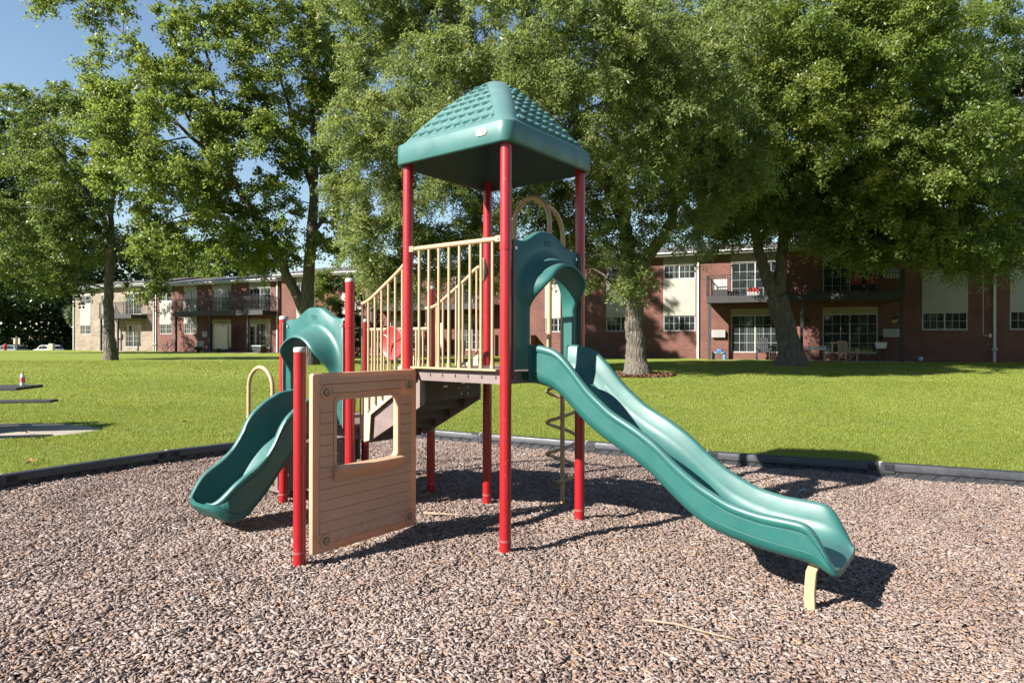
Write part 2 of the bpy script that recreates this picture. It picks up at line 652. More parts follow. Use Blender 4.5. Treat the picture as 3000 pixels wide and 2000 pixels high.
def edist(X, Y):
    best = np.full(X.shape, 1e9)
    n = len(PA)
    for i in range(n):
        a = PA[i]
        b = PA[(i + 1) % n]
        d = b - a
        t = np.clip(((X - a[0]) * d[0] + (Y - a[1]) * d[1]) / (d @ d), 0, 1)
        best = np.minimum(best, np.hypot(X - a[0] - t * d[0], Y - a[1] - t * d[1]))
    return best


def sstep(a, b, x):
    t = np.clip((np.asarray(x, float) - a) / (b - a), 0, 1)
    return t * t * (3 - 2 * t)


_vk = np.random.default_rng(3)
_VD = [(_vk.normal(size=2), _vk.uniform(0, 6.28)) for _ in range(14)]


def vnoise(X, Y, f):
    """smooth pseudo-random field in about -1..1"""
    t = 0
    for d, p in _VD:
        t = t + np.sin(f * (d[0] * X + d[1] * Y) + p + 0.7 * np.sin(f * 0.37 * (d[1] * X - d[0] * Y)))
    return t / 4.0


def gz(X, Y):
    X = np.asarray(X, float)
    Y = np.asarray(Y, float)
    return 0.135 + 0.565 * sstep(8, 32, Y) - 1.15 * sstep(64, 82, Y - 0.25 * (X + 40)) + 0.012 * np.sin(X * 0.9 + 1) * np.sin(Y * 0.7)


BUMPS = [(0.603, 5.765, 0.045, 0.5), (-2.355, 6.694, -0.05, 0.6), (-1.544, 4.724, -0.025, 0.5), (-0.859, 6.889, 0.03, 0.4), (1.81, 3.93, 0.012, 0.2), (-0.048, 4.919, 0.018, 0.17), (-0.894, 5.57, 0.018, 0.17), (-1.544, 4.724, 0.02, 0.17), (-0.243, 6.415, 0.018, 0.17), (2.05, 3.35, -0.02, 0.35), (-2.9, 5.4, -0.03, 0.35)]


def mz(X, Y):
    X = np.asarray(X, float)
    Y = np.asarray(Y, float)
    z = 0.012 * np.sin(X * 2.1 + 0.4) * np.sin(Y * 1.7 + 1.0) + 0.006 * np.sin(X * 5.3 + Y * 3.1)
    for (x, y, h, r) in BUMPS:
        z = z + h * np.exp(-((X - x) ** 2 + (Y - y) ** 2) / r ** 2)
    return z


def lawn():
    pts = []
    edges = []
    n = len(POLY)
    for i in range(n):
        a = PA[i]
        b = PA[(i + 1) % n]
        k = max(2, int(np.hypot(*(b - a)) / 0.3))
        for j in range(k):
            pts.append(a + (b - a) * j / k)
    m = len(pts)
    edges = [(i, (i + 1) % m) for i in range(m)]
    gs = []
    xs = np.arange(-24, 24.1, 0.5)
    ys = np.arange(-8, 20.1, 0.5)
    X, Y = np.meshgrid(xs, ys)
    gs.append(np.c_[X.ravel(), Y.ravel()])
    xs = np.arange(-100, 101, 4.0)
    ys = np.r_[np.arange(-30, -9, 4.0), np.arange(22, 130, 3.0)]
    X, Y = np.meshgrid(xs, ys)
    gs.append(np.c_[X.ravel(), Y.ravel()])
    X, Y = np.meshgrid(np.r_[np.arange(-100, -25, 5.0), np.arange(26, 101, 5.0)], np.arange(-8, 20, 4.0))
    gs.append(np.c_[X.ravel(), Y.ravel()])
    q = np.linspace(0, 2 * np.pi, 48, endpoint=False)
    for rr in (220, 500, 1200):
        gs.append(np.c_[rr * np.cos(q), rr * np.sin(q)])
    G = np.vstack(gs)
    keep = ~inside(G[:, 0], G[:, 1]) & (edist(G[:, 0], G[:, 1]) > 0.12)
    G = G[keep]
    allp = [Vector((float(p[0]), float(p[1]))) for p in pts] + [Vector((float(p[0]), float(p[1]))) for p in G]
    v, e, f, *_ = delaunay_2d_cdt(allp, edges, [], 0, 1e-6)
    V = np.array([(p.x, p.y) for p in v])
    F = np.array([tuple(t) for t in f if len(t) == 3])
    c = V[F].mean(axis=1)
    F = F[~inside(c[:, 0], c[:, 1])]
    Z = gz(V[:, 0], V[:, 1])
    o = np_mesh('lawn', np.c_[V, Z], F, M['lawn'], smooth=True)
    tag(o, kind='structure')


lawn()


def mulch_bed():
    xs = np.arange(-7.8, 9.0, 0.15)
    ys = np.arange(-3.6, 11.4, 0.15)
    X, Y = np.meshgrid(xs, ys)
    V = np.c_[X.ravel(), Y.ravel()]
    V = np.c_[V, mz(V[:, 0], V[:, 1]) - 0.012]
    ny, nx = X.shape
    i = np.arange(ny - 1)[:, None] * nx + np.arange(nx - 1)[None, :]
    F = np.stack([i, i + 1, i + nx + 1, i + nx], -1).reshape(-1, 4)
    c = V[F].mean(axis=1)
    F = F[inside(c[:, 0], c[:, 1]) | (edist(c[:, 0], c[:, 1]) < 0.02)]
    o = np_mesh('mulch_bed', V, F, M['mulch'], smooth=True)
    tag(o, kind='structure')


mulch_bed()


def road():
    mb = MB()
    rows = []
    for x in np.arange(-110, -20, 4.0):
        rows.append([(x, y, float(gz(x, y)) + 0.02) for y in np.arange(84 + 0.25 * (x + 40), 94 + 0.25 * (x + 40), 2.0)])
    mb.grid(rows)
    tag(mb.build('road', M['asphalt']), kind='structure')


road()

# ------------------------------------------------------------------ play structure (built in its own frame: x away-right, y away-left, z up)
L = 1.067
S_ = 0.7766
ZD, ZD2 = 1.385, 0.815            # heights of the tall and the low deck
PS = empty('play_structure', (-0.048, 4.919, 0), math.atan2(0.793, 0.61),
           'climbing tower with green roof, two green slides and red posts standing on the wood chips', 'play structure')
YR = math.atan2(0.793, 0.61)


def loc2w(x, y):
    c, s = math.cos(YR), math.sin(YR)
    return -0.048 + c * x - s * y, 4.919 + s * x + c * y


PR = 0.0445


def post(x, y, ztop, cap=True):
    g = float(mz(*loc2w(x, y)))
    mb = MB()
    mb.lathe((x, y, 0), [(PR, -0.12), (PR, ztop - 0.002)], 28)
    # slotted collar where the footing shows
    p = mb.build('post', M['red'], PS, smooth=40)
    if cap:
        c = MB()
        c.lathe((x, y, ztop), [(PR * 1.02, -0.004), (PR * 1.04, 0.004), (PR * 1.02, 0.022), (PR * 0.9, 0.030), (PR * 0.3, 0.033)], 28)
        c.build('post_cap', M['cap'], p, smooth=40)
    b = MB()
    b.lathe((x, y, g + 0.02), [(PR + 0.0012, 0.065), (PR + 0.0012, 0.082)], 28)
    b.build('depth_sticker', M['sticker'], p, smooth=40)
    return p


for (x, y, z, c) in [(0, 0, 3.20, False), (0, L, 3.20, False), (L, 0, 3.20, False), (L, L, 3.20, False),
                     (-L, L, 1.546, True), (0, L + S_, 2.175, True), (L, L + S_, 2.175, True),
                     (0, 2 * L + S_, 1.847, True), (L, 2 * L + S_, 1.847, True)]:
    post(x, y, z, c)


def roof():
    cx = cy = L / 2
    E = L / 2 + 0.092
    n = 14

    def ring(e, r, z):
        pts = []
        r = min(r, e * 0.999)
        for (sx, sy, a0) in ((1, 1, 0), (-1, 1, 90), (-1, -1, 180), (1, -1, 270)):
            for k in range(n):
                a = R(a0 + 90 * k / (n - 1))
                pts.append((cx + sx * (e - r) + r * math.cos(a), cy + sy * (e - r) + r * math.sin(a), z))
        return pts
    Z0, Z1, ZA = 3.115, 3.29, 3.865
    rows = [ring(0.02, 0.02, 3.66), ring(E - 0.16, 0.06, 3.25), ring(E - 0.06, 0.09, 3.16), ring(E - 0.035, 0.10, Z0 + 0.006), ring(E - 0.02, 0.10, Z0 - 0.002),
            ring(E - 0.005, 0.10, Z0 + 0.002), ring(E, 0.10, Z0 + 0.012), ring(E, 0.10, Z1 - 0.022), ring(E - 0.006, 0.10, Z1 - 0.006), ring(E - 0.022, 0.10, Z1 + 0.004)]
    e0 = E - 0.03
    prof = []
    for t in np.linspace(0.02, 1, 16):
        e = e0 * (1 - t) + 0.105 * t
        z = Z1 + 0.006 + (ZA - Z1 - 0.02) * (t + 0.34 * t * (1 - t))
        prof.append((e, z))
        rows.append(ring(e, 0.10 + 0.02 * t if e > 0.13 else e * 0.98, z))
    rows += [ring(0.085, 0.080, ZA - 0.006), ring(0.055, 0.054, ZA - 0.001), ring(0.03, 0.029, ZA), ring(0.004, 0.0039, ZA + 0.001)]
    mb = MB()
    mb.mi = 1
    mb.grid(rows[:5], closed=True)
    mb.mi = 0
    mb.grid(rows[4:], closed=True)
    # fish-scale shingle relief on the four faces
    NS, NT_ = 150, 150
    for side in range(4):
        rr = []
        for j in range(NT_ + 1):
            t = j / NT_ * 0.90 + 0.035
            e = e0 * (1 - t) + 0.105 * t
            z = Z1 + 0.006 + (ZA - Z1 - 0.02) * (t + 0.34 * t * (1 - t))
            half = max(0.035, e - 0.125)
            row = []
            for i in range(NS + 1):
                u = -half + 2 * half * i / NS
                cu = (u / 0.098) % 1.0
                ft = ((t - 0.03) * 0.80 / 0.098) % 1.0
                dome = max(0.0, 1 - (1.18 * abs(2 * cu - 1)) ** 2.0) ** 0.8
                lip = 0.16 + 0.30 * (2 * cu - 1) ** 2
                if ft < lip:
                    h = 0
                else:
                    h = dome * (1 - (ft - lip) / (1 - lip)) ** 0.8 * min(1, (ft - lip) / 0.05)
                edge = min(1.0, (half - abs(u)) / 0.012) * min(1.0, j / 3.0, (NT_ - j) / 3.0)
                hh = edge * (-0.004 + 0.030 * h) + 0.002 * (1 - edge)
                nx, nz = math.sin(R(46)), math.cos(R(46))
                ee = e + hh * nx
                zz = z + hh * nz
                p = {0: (cx + ee, cy + u), 1: (cx - u, cy + ee), 2: (cx - ee, cy - u), 3: (cx + u, cy - ee)}[side]
                row.append((p[0], p[1], zz))
            rr.append(row)
        mb.grid(rr)
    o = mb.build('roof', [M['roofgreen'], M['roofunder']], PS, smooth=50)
    b = MB()
    x = cx - E
    ring_ = []
    for k in range(28):
        a = 2 * math.pi * k / 28
        sy = 0.027 if math.cos(a) > 0 else -0.027
        ring_.append((0.165 + sy + 0.027 * math.cos(a), 3.213 + 0.027 * math.sin(a)))
    b.prism(ring_, 'x', x - 0.007, x + 0.002)
    nb = b.build('badge', M['cream'], o, bevel=0.002)
    t = MB()
    # faint raised mark on the badge
    for k, (yy, w, zz) in enumerate([(0.148, 0.012, 3.221), (0.164, 0.012, 3.223), (0.180, 0.012, 3.221), (0.164, 0.044, 3.203)]):
        t.box(x - 0.0082, x - 0.006, yy - w / 2, yy + w / 2, zz - 0.004, zz + 0.004)
    t.build('badge_mark', M['offwhite'], o)


roof()


def deck(x0, x1, y0, y1, z):
    mb = MB()
    mb.box(x0 + 0.04, x1 - 0.04, y0 + 0.04, y1 - 0.04, z - 0.045, z - 0.002)
    d = mb.build('deck', M['decktop'], PS, bevel=0.004)
    zt, zb = z + 0.004, z - 0.092
    for k4 in range(4):
        b = MB()
        if k4 == 0:
            b.box(x0 + 0.02, x0 + 0.038, y0 + 0.055, y1 - 0.055, zb, zt)
        elif k4 == 1:
            b.box(x1 - 0.038, x1 - 0.02, y0 + 0.055, y1 - 0.055, zb, zt)
        elif k4 == 2:
            b.box(x0 + 0.055, x1 - 0.055, y0 + 0.02, y0 + 0.038, zb, zt)
        else:
            b.box(x0 + 0.055, x1 - 0.055, y1 - 0.038, y1 - 0.02, zb, zt)
        b.mi = 1
        for k in range(7):
            q = 0.11 + (x1 - x0 - 0.22) * k / 6
            if k4 == 0:
                b.box(x0 + 0.0185, x0 + 0.025, y0 + q - 0.006, y0 + q + 0.006, z - 0.055, z - 0.030)
            elif k4 == 1:
                b.box(x1 - 0.025, x1 - 0.0185, y0 + q - 0.006, y0 + q + 0.006, z - 0.055, z - 0.030)
            elif k4 == 2:
                b.box(x0 + q - 0.006, x0 + q + 0.006, y0 + 0.0185, y0 + 0.025, z - 0.055, z - 0.030)
            else:
                b.box(x0 + q - 0.006, x0 + q + 0.006, y1 - 0.025, y1 - 0.0185, z - 0.055, z - 0.030)
        b.build('edge_beam', [M['deck'], M['hole']], d)
    for (a, bb) in ((x0, y0), (x0, y1), (x1, y0), (x1, y1)):
        sx = 1 if a == x0 else -1
        sy = 1 if bb == y0 else -1
        br = MB()
        br.prism([(a + sx * 0.03, bb + sy * 0.03), (a + sx * 0.14, bb + sy * 0.03), (a + sx * 0.03, bb + sy * 0.14)], 'z', z - 0.088, z - 0.05)
        br.build('corner_bracket', M['deck'], d)


deck(0, L, 0, L, ZD)
deck(0, L, L + S_, 2 * L + S_, ZD2)


def guard_rail():
    r = MB()
    r.tube([(0.0, 0.075, 2.405), (0.0, L - 0.075, 2.405)], 0.021, 14)
    r.box(-0.024, 0.024, 0.035, 0.085, 2.382, 2.428)
    r.box(-0.024, 0.024, L - 0.085, L - 0.035, 2.382, 2.428)
    o = r.build('guard_rail', M['beige'], PS, smooth=35)
    f = MB()
    f.box(-0.030, 0.028, 0.075, L - 0.06, ZD + 0.008, ZD + 0.024)
    f.build('bottom_plate', M['beige'], o, bevel=0.003)
    for k in range(8):
        y = 0.130 + k * 0.1142
        m = MB()
        m.tube([(0, y, ZD + 0.02), (0, y, ZD + 0.05), (0, y, ZD + 0.10), (0, y, 2.395)], [0.019, 0.018, 0.0125, 0.0125], 12)
        m.build('baluster', M['beige'], o, smooth=40)
    for y in (0.06, L - 0.06):
        b = MB()
        b.cyl((-0.030, y, 2.405), (-0.023, y, 2.405), 0.010, 10)
        b.build('bolt', M['steel'], o, smooth=40)


guard_rail()


def stair_line(y):           # top line of the stringers, y measured from the tall deck edge
    return 1.30 - 0.455 * y / S_


def stairs():
    mb = MB()
    for x in (0.15, 0.90):
        poly = [(L + 0.04, 1.30), (L + S_ - 0.02, 0.86), (L + S_ - 0.02, 0.70), (L + S_ - 0.07, 0.66), (L - 0.05, 1.07), (L - 0.05, 1.30)]
        mb.prism([(p[0], p[1]) for p in poly], 'x', x - 0.012, x + 0.012)
    o = mb.build('stairs', M['deck'], PS, bevel=0.003)
    for k in range(3):
        z = ZD - (k + 1) * (ZD - ZD2) / 4
        y = L + 0.02 + k * S_ / 3.1
        t = MB()
        t.box(0.165, 0.885, y, y + S_ / 3.0, z - 0.03, z)
        t.box(0.165, 0.885, y, y + 0.02, z, z + 0.13)
        t.build('step', M['decktop'], o, bevel=0.004)
    u = MB()
    u.box(0.163, 0.887, L - 0.045, L - 0.03, 1.10, 1.29)
    for k in range(4):
        ya = L - 0.03 + k * S_ / 4
        zb = 1.10 - k * 0.108
        u.box(0.163, 0.887, ya, ya + S_ / 4 - 0.002, zb - 0.012, zb)
        u.box(0.163, 0.887, ya + S_ / 4 - 0.014, ya + S_ / 4 - 0.003, zb - 0.118, zb - 0.013)
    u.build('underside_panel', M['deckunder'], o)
    for (x, z) in ((0.42, 1.215), (0.66, 1.235)):
        s = MB()
        s.box(x - 0.03, x + 0.03, L - 0.05, L - 0.044, z - 0.006, z + 0.006)
        s.build('bracket_tab', M['steel'], o)
    for (x, z) in ((0.60, 1.19), (0.72, 1.19), (0.63, 1.135), (0.72, 1.135)):
        s = MB()
        s.cyl((x, L - 0.05, z), (x, L - 0.044, z), 0.007, 8)
        s.build('bolt', M['steel'], o)
    for x in (0.085, 0.985):
        r = MB()
        pts = []
        ys = [0.075, 0.12, 0.20, 0.35, 0.5, 0.60, 0.66, 0.72, 0.78]
        zs = [2.345, 2.305, 2.245, 2.152, 2.060, 2.000, 1.975, 1.966, 1.966]
        ys2 = np.linspace(0.03, S_ - 0.005, 26)
        zz = np.interp(ys2, ys, zs, left=2.36)
        zz = np.convolve(np.r_[zz[:2], zz, zz[-2:]], np.ones(5) / 5, 'valid')
        r.tube([(x, L + a, b) for a, b in zip(ys2, zz)], 0.019, 12)
        rr = r.build('stair_rail', M['beige'], PS, smooth=40)
        for k in range(8):
            a = 0.07 + k * 0.091
            zt = float(np.interp(a, ys2, zz))
            m = MB()
            m.cyl((x, L + a, stair_line(a) + 0.05), (x, L + a, zt), 0.0115, 10)
            m.build('baluster', M['beige'], rr, smooth=40)
        p = MB()
        xo = x + (0.0125 if x < 0.5 else -0.0125)
        poly = [(L + 0.03, 1.295), (L + 0.03, 1.50), (L + 0.30, 1.36), (L + 0.52, 1.19), (L + 0.66, 1.08), (L + 0.66, 1.18), (L + 0.755, 1.18), (L + 0.755, 0.74), (L + 0.70, 0.68), (L + 0.62, 0.70), (L + 0.60, 0.94)]
        p.prism(poly, 'x', xo, xo + 0.012 if x < 0.5 else xo - 0.012)
        p.build('side_plate', M['cream'], rr, bevel=0.003)
        for (yy, z) in ((L + 0.70, 0.735), (L + 0.63, 0.97), (L + 0.10, 1.40)):
            b = MB()
            b.cyl((xo - 0.006, yy, z), (xo, yy, z), 0.012, 10)
            b.build('bolt', M['steel'], rr)
    # oval clamp plate on the far post
    c = MB()
    c.tube([(L - 0.05, L + 0.01, 2.22), (L - 0.056, L + 0.01, 2.30), (L - 0.056, L + 0.01, 2.36), (L - 0.05, L + 0.01, 2.44)], [0.012, 0.032, 0.032, 0.012], 12)
    c.build('clamp_plate', M['beige'], PS, smooth=40)


stairs()


def wheel_panel():
    y0, y1 = L + S_, 2 * L + S_
    r = MB()
    r.tube([(L, y0 + 0.05, 1.755), (L, y1 - 0.05, 1.755)], 0.019, 12)
    o = r.build('wheel_rail', M['beige'], PS, smooth=40)
    for k in range(9):
        y = y0 + 0.12 + k * 0.1035
        m = MB()
        m.cyl((L, y, ZD2 + 0.02), (L, y, 1.75), 0.0115, 10)
        m.build('baluster', M['beige'], o, smooth=40)
    p = MB()
    p.box(L - 0.028, L + 0.028, y0 + 0.06, y1 - 0.06, ZD2 + 0.006, ZD2 + 0.022)
    p.build('bottom_plate', M['beige'], o)
    w = MB()
    cy, cz = (y0 + y1) / 2 + 0.03, 1.60
    rows = []
    for (rad, x) in ((0.188, -0.028), (0.19, -0.045), (0.180, -0.052), (0.165, -0.048), (0.152, -0.040), (0.03, -0.040), (0.028, -0.055), (0.004, -0.057)):
        rows.append([(L + x, cy + rad * math.cos(a), cz + rad * math.sin(a)) for a in np.linspace(0, 2 * math.pi, 40, endpoint=False)])
    w.grid(rows, closed=True)
    for k in range(3):
        a = R(35 + 120 * k)
        pts = []
        for t in np.linspace(0.03, 0.155, 7):
            aa = a + 1.6 * (t - 0.03) * math.sin(t * 20)
            pts.append((L - 0.043, cy + t * math.cos(aa), cz + t * math.sin(aa)))
        w.tube(pts, [0.016, 0.012, 0.009, 0.008, 0.008, 0.009, 0.012], 8)
    w.build('spinner_wheel', M['redwheel'], o, smooth=40)


wheel_panel()


def house_panel():
    x0, x1, z0, z1 = -1.03, 0.005, 0.065, 1.386
    wx0, wx1, wz0, wz1 = -0.815, -0.215, 0.68, 1.18
    y0, y1 = 0.965, 1.02

    def rr(a0, a1, b0, b1, r, n=6):
        out = []
        for (cx, cz, s0) in ((a1 - r, b1 - r, 0), (a0 + r, b1 - r, 90), (a0 + r, b0 + r, 180), (a1 - r, b0 + r, 270)):
            for k in range(n + 1):
                a = R(s0 + 90 * k / n)
                out.append((cx + r * math.cos(a), cz + r * math.sin(a)))
        return out
    mb = MB()
    o_ = rr(x0, x1, z0, z1, 0.02)
    i_ = rr(wx0, wx1, wz0, wz1, 0.045)
    i_edge = rr(wx0 + 0.01, wx1 - 0.01, wz0 + 0.01, wz1 - 0.01, 0.04)
    o_edge = rr(x0 + 0.012, x1 - 0.012, z0 + 0.012, z1 - 0.012, 0.018)

    def R3(p2, y):
        return [(a, y, b) for a, b in p2]
    i_out = rr(wx0 - 0.012, wx1 + 0.012, wz0 - 0.012, wz1 + 0.012, 0.05)
    rows = [R3(i_, y1 - 0.01), R3(i_, y0 + 0.012), R3(rr(wx0 - 0.003, wx1 + 0.003, wz0 - 0.003, wz1 + 0.003, .047), y0 + 0.003), R3(i_out, y0),
            R3(o_edge, y0), R3(rr(x0 + 0.003, x1 - 0.003, z0 + 0.003, z1 - 0.003, 0.02), y0 + 0.003), R3(o_, y0 + 0.012), R3(o_, y1 - 0.012), R3(o_edge, y1), R3(i_out, y1), R3(i_, y1 - 0.01)]
    mb.grid(rows, closed=True)
    # clapboards: wedge strips, thick at the lower edge
    pitch = 0.0805
    fx0, fx1 = x0 + 0.062, x1 - 0.062

    def clap(a, b, zl, zu):
        zl2 = zl + 0.004
        mb.mi = 1
        mb.box(a, b, y0 - 0.0026, y0 + 0.001, zl2 - 0.0045, zl2 + 0.001)
        mb.mi = 0
        mb.prism([(y0 + 0.001, zl2), (y0 - 0.0085, zl2), (y0 - 0.0085, zl2 + 0.006), (y0 - 0.0012, zu - 0.001), (y0 + 0.001, zu - 0.001)], 'x', a, b)
    z = z0 + 0.145
    k = 0
    while z + pitch < 1.225:
        zu = z + pitch
        if zu < wz0 - 0.055:
            a, b = fx0, fx1
            clap(a, b, z, zu)
        elif z > wz0 - 0.075:
            clap(fx0, wx0 - 0.042, z, zu)
            clap(wx1 + 0.042, fx1, z, zu)
        z = zu
    clap(fx0 + 0.09, fx1 - 0.09, z0 + 0.062, z0 + 0.145)
    # header boards
    clap(fx0 + 0.11, fx1 - 0.11, 1.232, 1.300)
    clap(fx0, fx1, 1.302, 1.352)
    # window surround and corner bosses
    sur = rr(wx0 - 0.032, wx1 + 0.032, wz0 - 0.02, wz1 + 0.032, 0.05)
    sin_ = rr(wx0 - 0.004, wx1 + 0.004, wz0 - 0.004, wz1 + 0.004, 0.045)
    mb.grid([R3(sin_, y0 + 0.004), R3(sin_, y0 - 0.005), R3(sur, y0 - 0.006), R3(sur, y0 + 0.004)], closed=True)
    o = mb.build('house_panel', [M['tan'], M['groove']], PS, smooth=38)
    s = MB()
    s.prism([(y0 + 0.03, wz0 + 0.004), (y0 - 0.055, wz0 + 0.000), (y0 - 0.062, wz0 - 0.008), (y0 - 0.058, wz0 - 0.020), (y0 - 0.004, wz0 - 0.115), (y0 + 0.004, wz0 - 0.115), (y0 + 0.03, wz0 - 0.02)], 'x', wx0 - 0.035, wx1 + 0.035)
    s.build('window_sill', M['tan'], o, bevel=0.008, seg=3)
    for (a, zc) in ((x0 + 0.115, 1.245), (x1 - 0.085, 1.265), (x0 + 0.115, z0 + 0.085), (x1 - 0.085, z0 + 0.095)):
        b = MB()
        b.tube([(a, y0 - 0.010, zc), (a, y0 + 0.002, zc)], 0.052, 24)
        b.build('corner_boss', M['tan'], o, bevel=0.003)
        g = MB()
        g.tube([(a, y0 - 0.0112, zc), (a, y0 - 0.004, zc)], 0.030, 20)
        g.build('bolt_ring', M['groove'], o)
        b = MB()
        b.tube([(a, y0 - 0.018, zc), (a, y0 - 0.016, zc), (a, y0 - 0.004, zc)], [0.016, 0.0225, 0.0225], 18)
        b.build('bolt', M['bronze'], o, smooth=30)


house_panel()


def arch_pts(n, hw, zb, ztop):
    """left foot -> over the top -> right foot; (x, z, nx, nz)"""
    zc = ztop - hw * 1.04
    out = []
    for t in np.linspace(0, 1, n):
        if t < 0.3:
            k = t / 0.3
            out.append((-hw, zb + (zc - zb) * k, -1, 0))
        elif t > 0.7:
            k = (1 - t) / 0.3
            out.append((hw, zb + (zc - zb) * k, 1, 0))
        else:
            a = math.pi * (1 - (t - 0.3) / 0.4)
            out.append((hw * math.cos(a), zc + hw * 1.04 * math.sin(a), math.cos(a), math.sin(a)))
    return out


def hood(tf, zdeck, parent, name='slide_hood'):
    """panel with a swollen arch; local: a across, o outward, z above deck"""
    n = 81
    A = arch_pts(n, 0.362, 0.0, 0.885)
    half = 0.478

    def topz(a):
        return 1.022 + 0.115 * float(sstep(0.40, 0.06, abs(a)) if False else (1 - sstep(0.05, 0.36, abs(a))))
    O = []
    for i, (a, z, na, nz) in enumerate(A):
        t = i / (n - 1)
        if t < 0.36:
            O.append((-half, 0.03 + (topz(-half) - 0.03) * t / 0.36))
        elif t > 0.64:
            O.append((half, 0.03 + (topz(half) - 0.03) * (1 - t) / 0.36))
        else:
            aa = -half + 2 * half * (t - 0.36) / 0.28
            O.append((aa, topz(aa)))

    def pr(z):
        return 0.050 + 0.162 * float(sstep(0.48, 0.78, z))
    secs = [(None, -0.055, 0), (None, -0.006, 0), ('e', 0.004, 0), (0.102, 0.004, 0), (0.078, 0.006, 0.02), (0.054, 0.010, 0.09), (0.036, 0.010, 0.22), (0.020, 0.006, 0.42), (0.004, 0.004, 0.66), (-0.010, 0.002, 0.88), (-0.020, 0.002, 0.97), (-0.032, 0.009, 1.0),
            (-0.044, 0.009, 1.0), (-0.054, 0.0, 0.96), (-0.054, 0.0, 0.6), (-0.048, -0.055, 0)]
    rows = []
    for (off, o0, kp) in secs:
        row = []
        for i, (a, z, na, nz) in enumerate(A):
            if off is None or off == 'e':
                x, zz = O[i]
                if off == 'e':
                    cx_, cz_ = 0, 0.5
                    x = x * 0.985
                    zz = cz_ + (zz - cz_) * 0.985
                row.append(tf(x, o0, zdeck + zz))
            else:
                x, zz = a + na * off, z + nz * off
                x = max(-half * 0.97, min(half * 0.97, x))
                row.append(tf(x, o0 + kp * pr(z), zdeck + max(zz, 0.02)))
        rows.append(row)
    rows.append(rows[0])
    mb = MB()
    mb.grid(rows)
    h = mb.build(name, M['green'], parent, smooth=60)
    for x in (-0.435, 0.435):
        b = MB()
        p, q = tf(x, 0.004, zdeck + 0.955), tf(x, 0.014, zdeck + 0.955)
        b.cyl(p, q, 0.014, 12)
        b.build('bolt', M['steel'], h, smooth=30)
    k = MB()
    for pts in ([(-0.035, 1.062), (-0.042, 1.050), (-0.035, 1.038), (0.035, 1.038), (0.042, 1.050), (0.035, 1.062), (-0.035, 1.062)], [(-0.03, 1.050), (0.03, 1.050)], [(-0.045, 1.022), (0.045, 1.022)]):
        k.tube([tf(a + 0.0, 0.004, zdeck + z) for a, z in pts], 0.0035, 6)
    k.build('moulded_mark', M['green'], h, smooth=60)
    return h


def smooth_curve(pts, n, k=9):
    q = np.linspace(pts[0][0], pts[-1][0], n)
    z = np.interp(q, [p[0] for p in pts], [p[1] for p in pts])
    for _ in range(2):
        zp = np.r_[z[0] + (z[0] - z[1:k // 2 + 1][::-1]) * 0, z, np.full(0, 0)] if False else z
        pad = k // 2
        zz = np.r_[2 * z[0] - z[1:pad + 1][::-1], z, 2 * z[-1] - z[-pad - 1:-1][::-1]]
        z = np.convolve(zz, np.ones(k) / k, 'valid')
    return q, z


def chute(tf, top, bot, parent, hw=0.305, n=120, tip=0.07, shrink=0.16):
    q, zt = smooth_curve(top, n, 5)
    _, zb = smooth_curve(bot, n, 7)
    rows = []
    qe = q[-1]
    for i in range(n):
        b, t = zb[i], zt[i]
        f = b + 0.045
        e = (qe - q[i]) / tip
        sh = 0 if e > 1 else (1 - math.sqrt(max(0.0, 1 - (1 - e) ** 2)))
        w = hw * (1 - shrink * sh)
        bb = b + 0.012 * sh
        t = max(t, f + 0.024)
        g = t - b
        h = t - f
        k = min(1.0, g / 0.22)
        r = 0.054

        side = [(0, bb), (w * 0.62, bb), (w * 0.80, bb + 0.006 * k), (w * 0.92, bb + 0.026 * k), (w * 0.985, bb + 0.060 * k), (w, bb + 0.084 * k), (w - 0.008, bb + 0.089 * k), (w, bb + 0.094 * k),
                (w, t - 0.066 * k), (w - 0.008, t - 0.061 * k), (w, t - 0.056 * k), (w + 0.004, t - 0.034 * k), (w + 0.002, t - 0.014 * k), (w - 0.010, t - 0.003 * k), (w - 0.028, t), (w - 0.044, t - min(0.005, 0.1 * h)), (w - r, t - min(0.020, 0.3 * h)),
                (w - r - 0.008, f + 0.45 * h), (w - r - 0.03, f + min(0.03, 0.12 * h)), (w * 0.55, f), (0, f)]
        rows.append([tf(a, q[i], z) for a, z in side] + [tf(-a, q[i], z) for a, z in side[-2:0:-1]])
    mb = MB()
    mb.grid(rows, closed=True)
    m = len(rows[0])
    ns = len(rows[0]) // 2 + 1
    # close both ends as strips between outer and inner skin
    for row in (rows[0], rows[-1]):
        fs = []
        for j in range(ns - 1):
            a, b2 = j, j + 1
            fs.append((a, b2, (m - b2) % m, (m - a) % m) if a else (0, b2, (m - b2) % m))
        mb.add(row, [tuple(range(m))])
    return mb.build('chute', M['green'], parent, smooth=50)


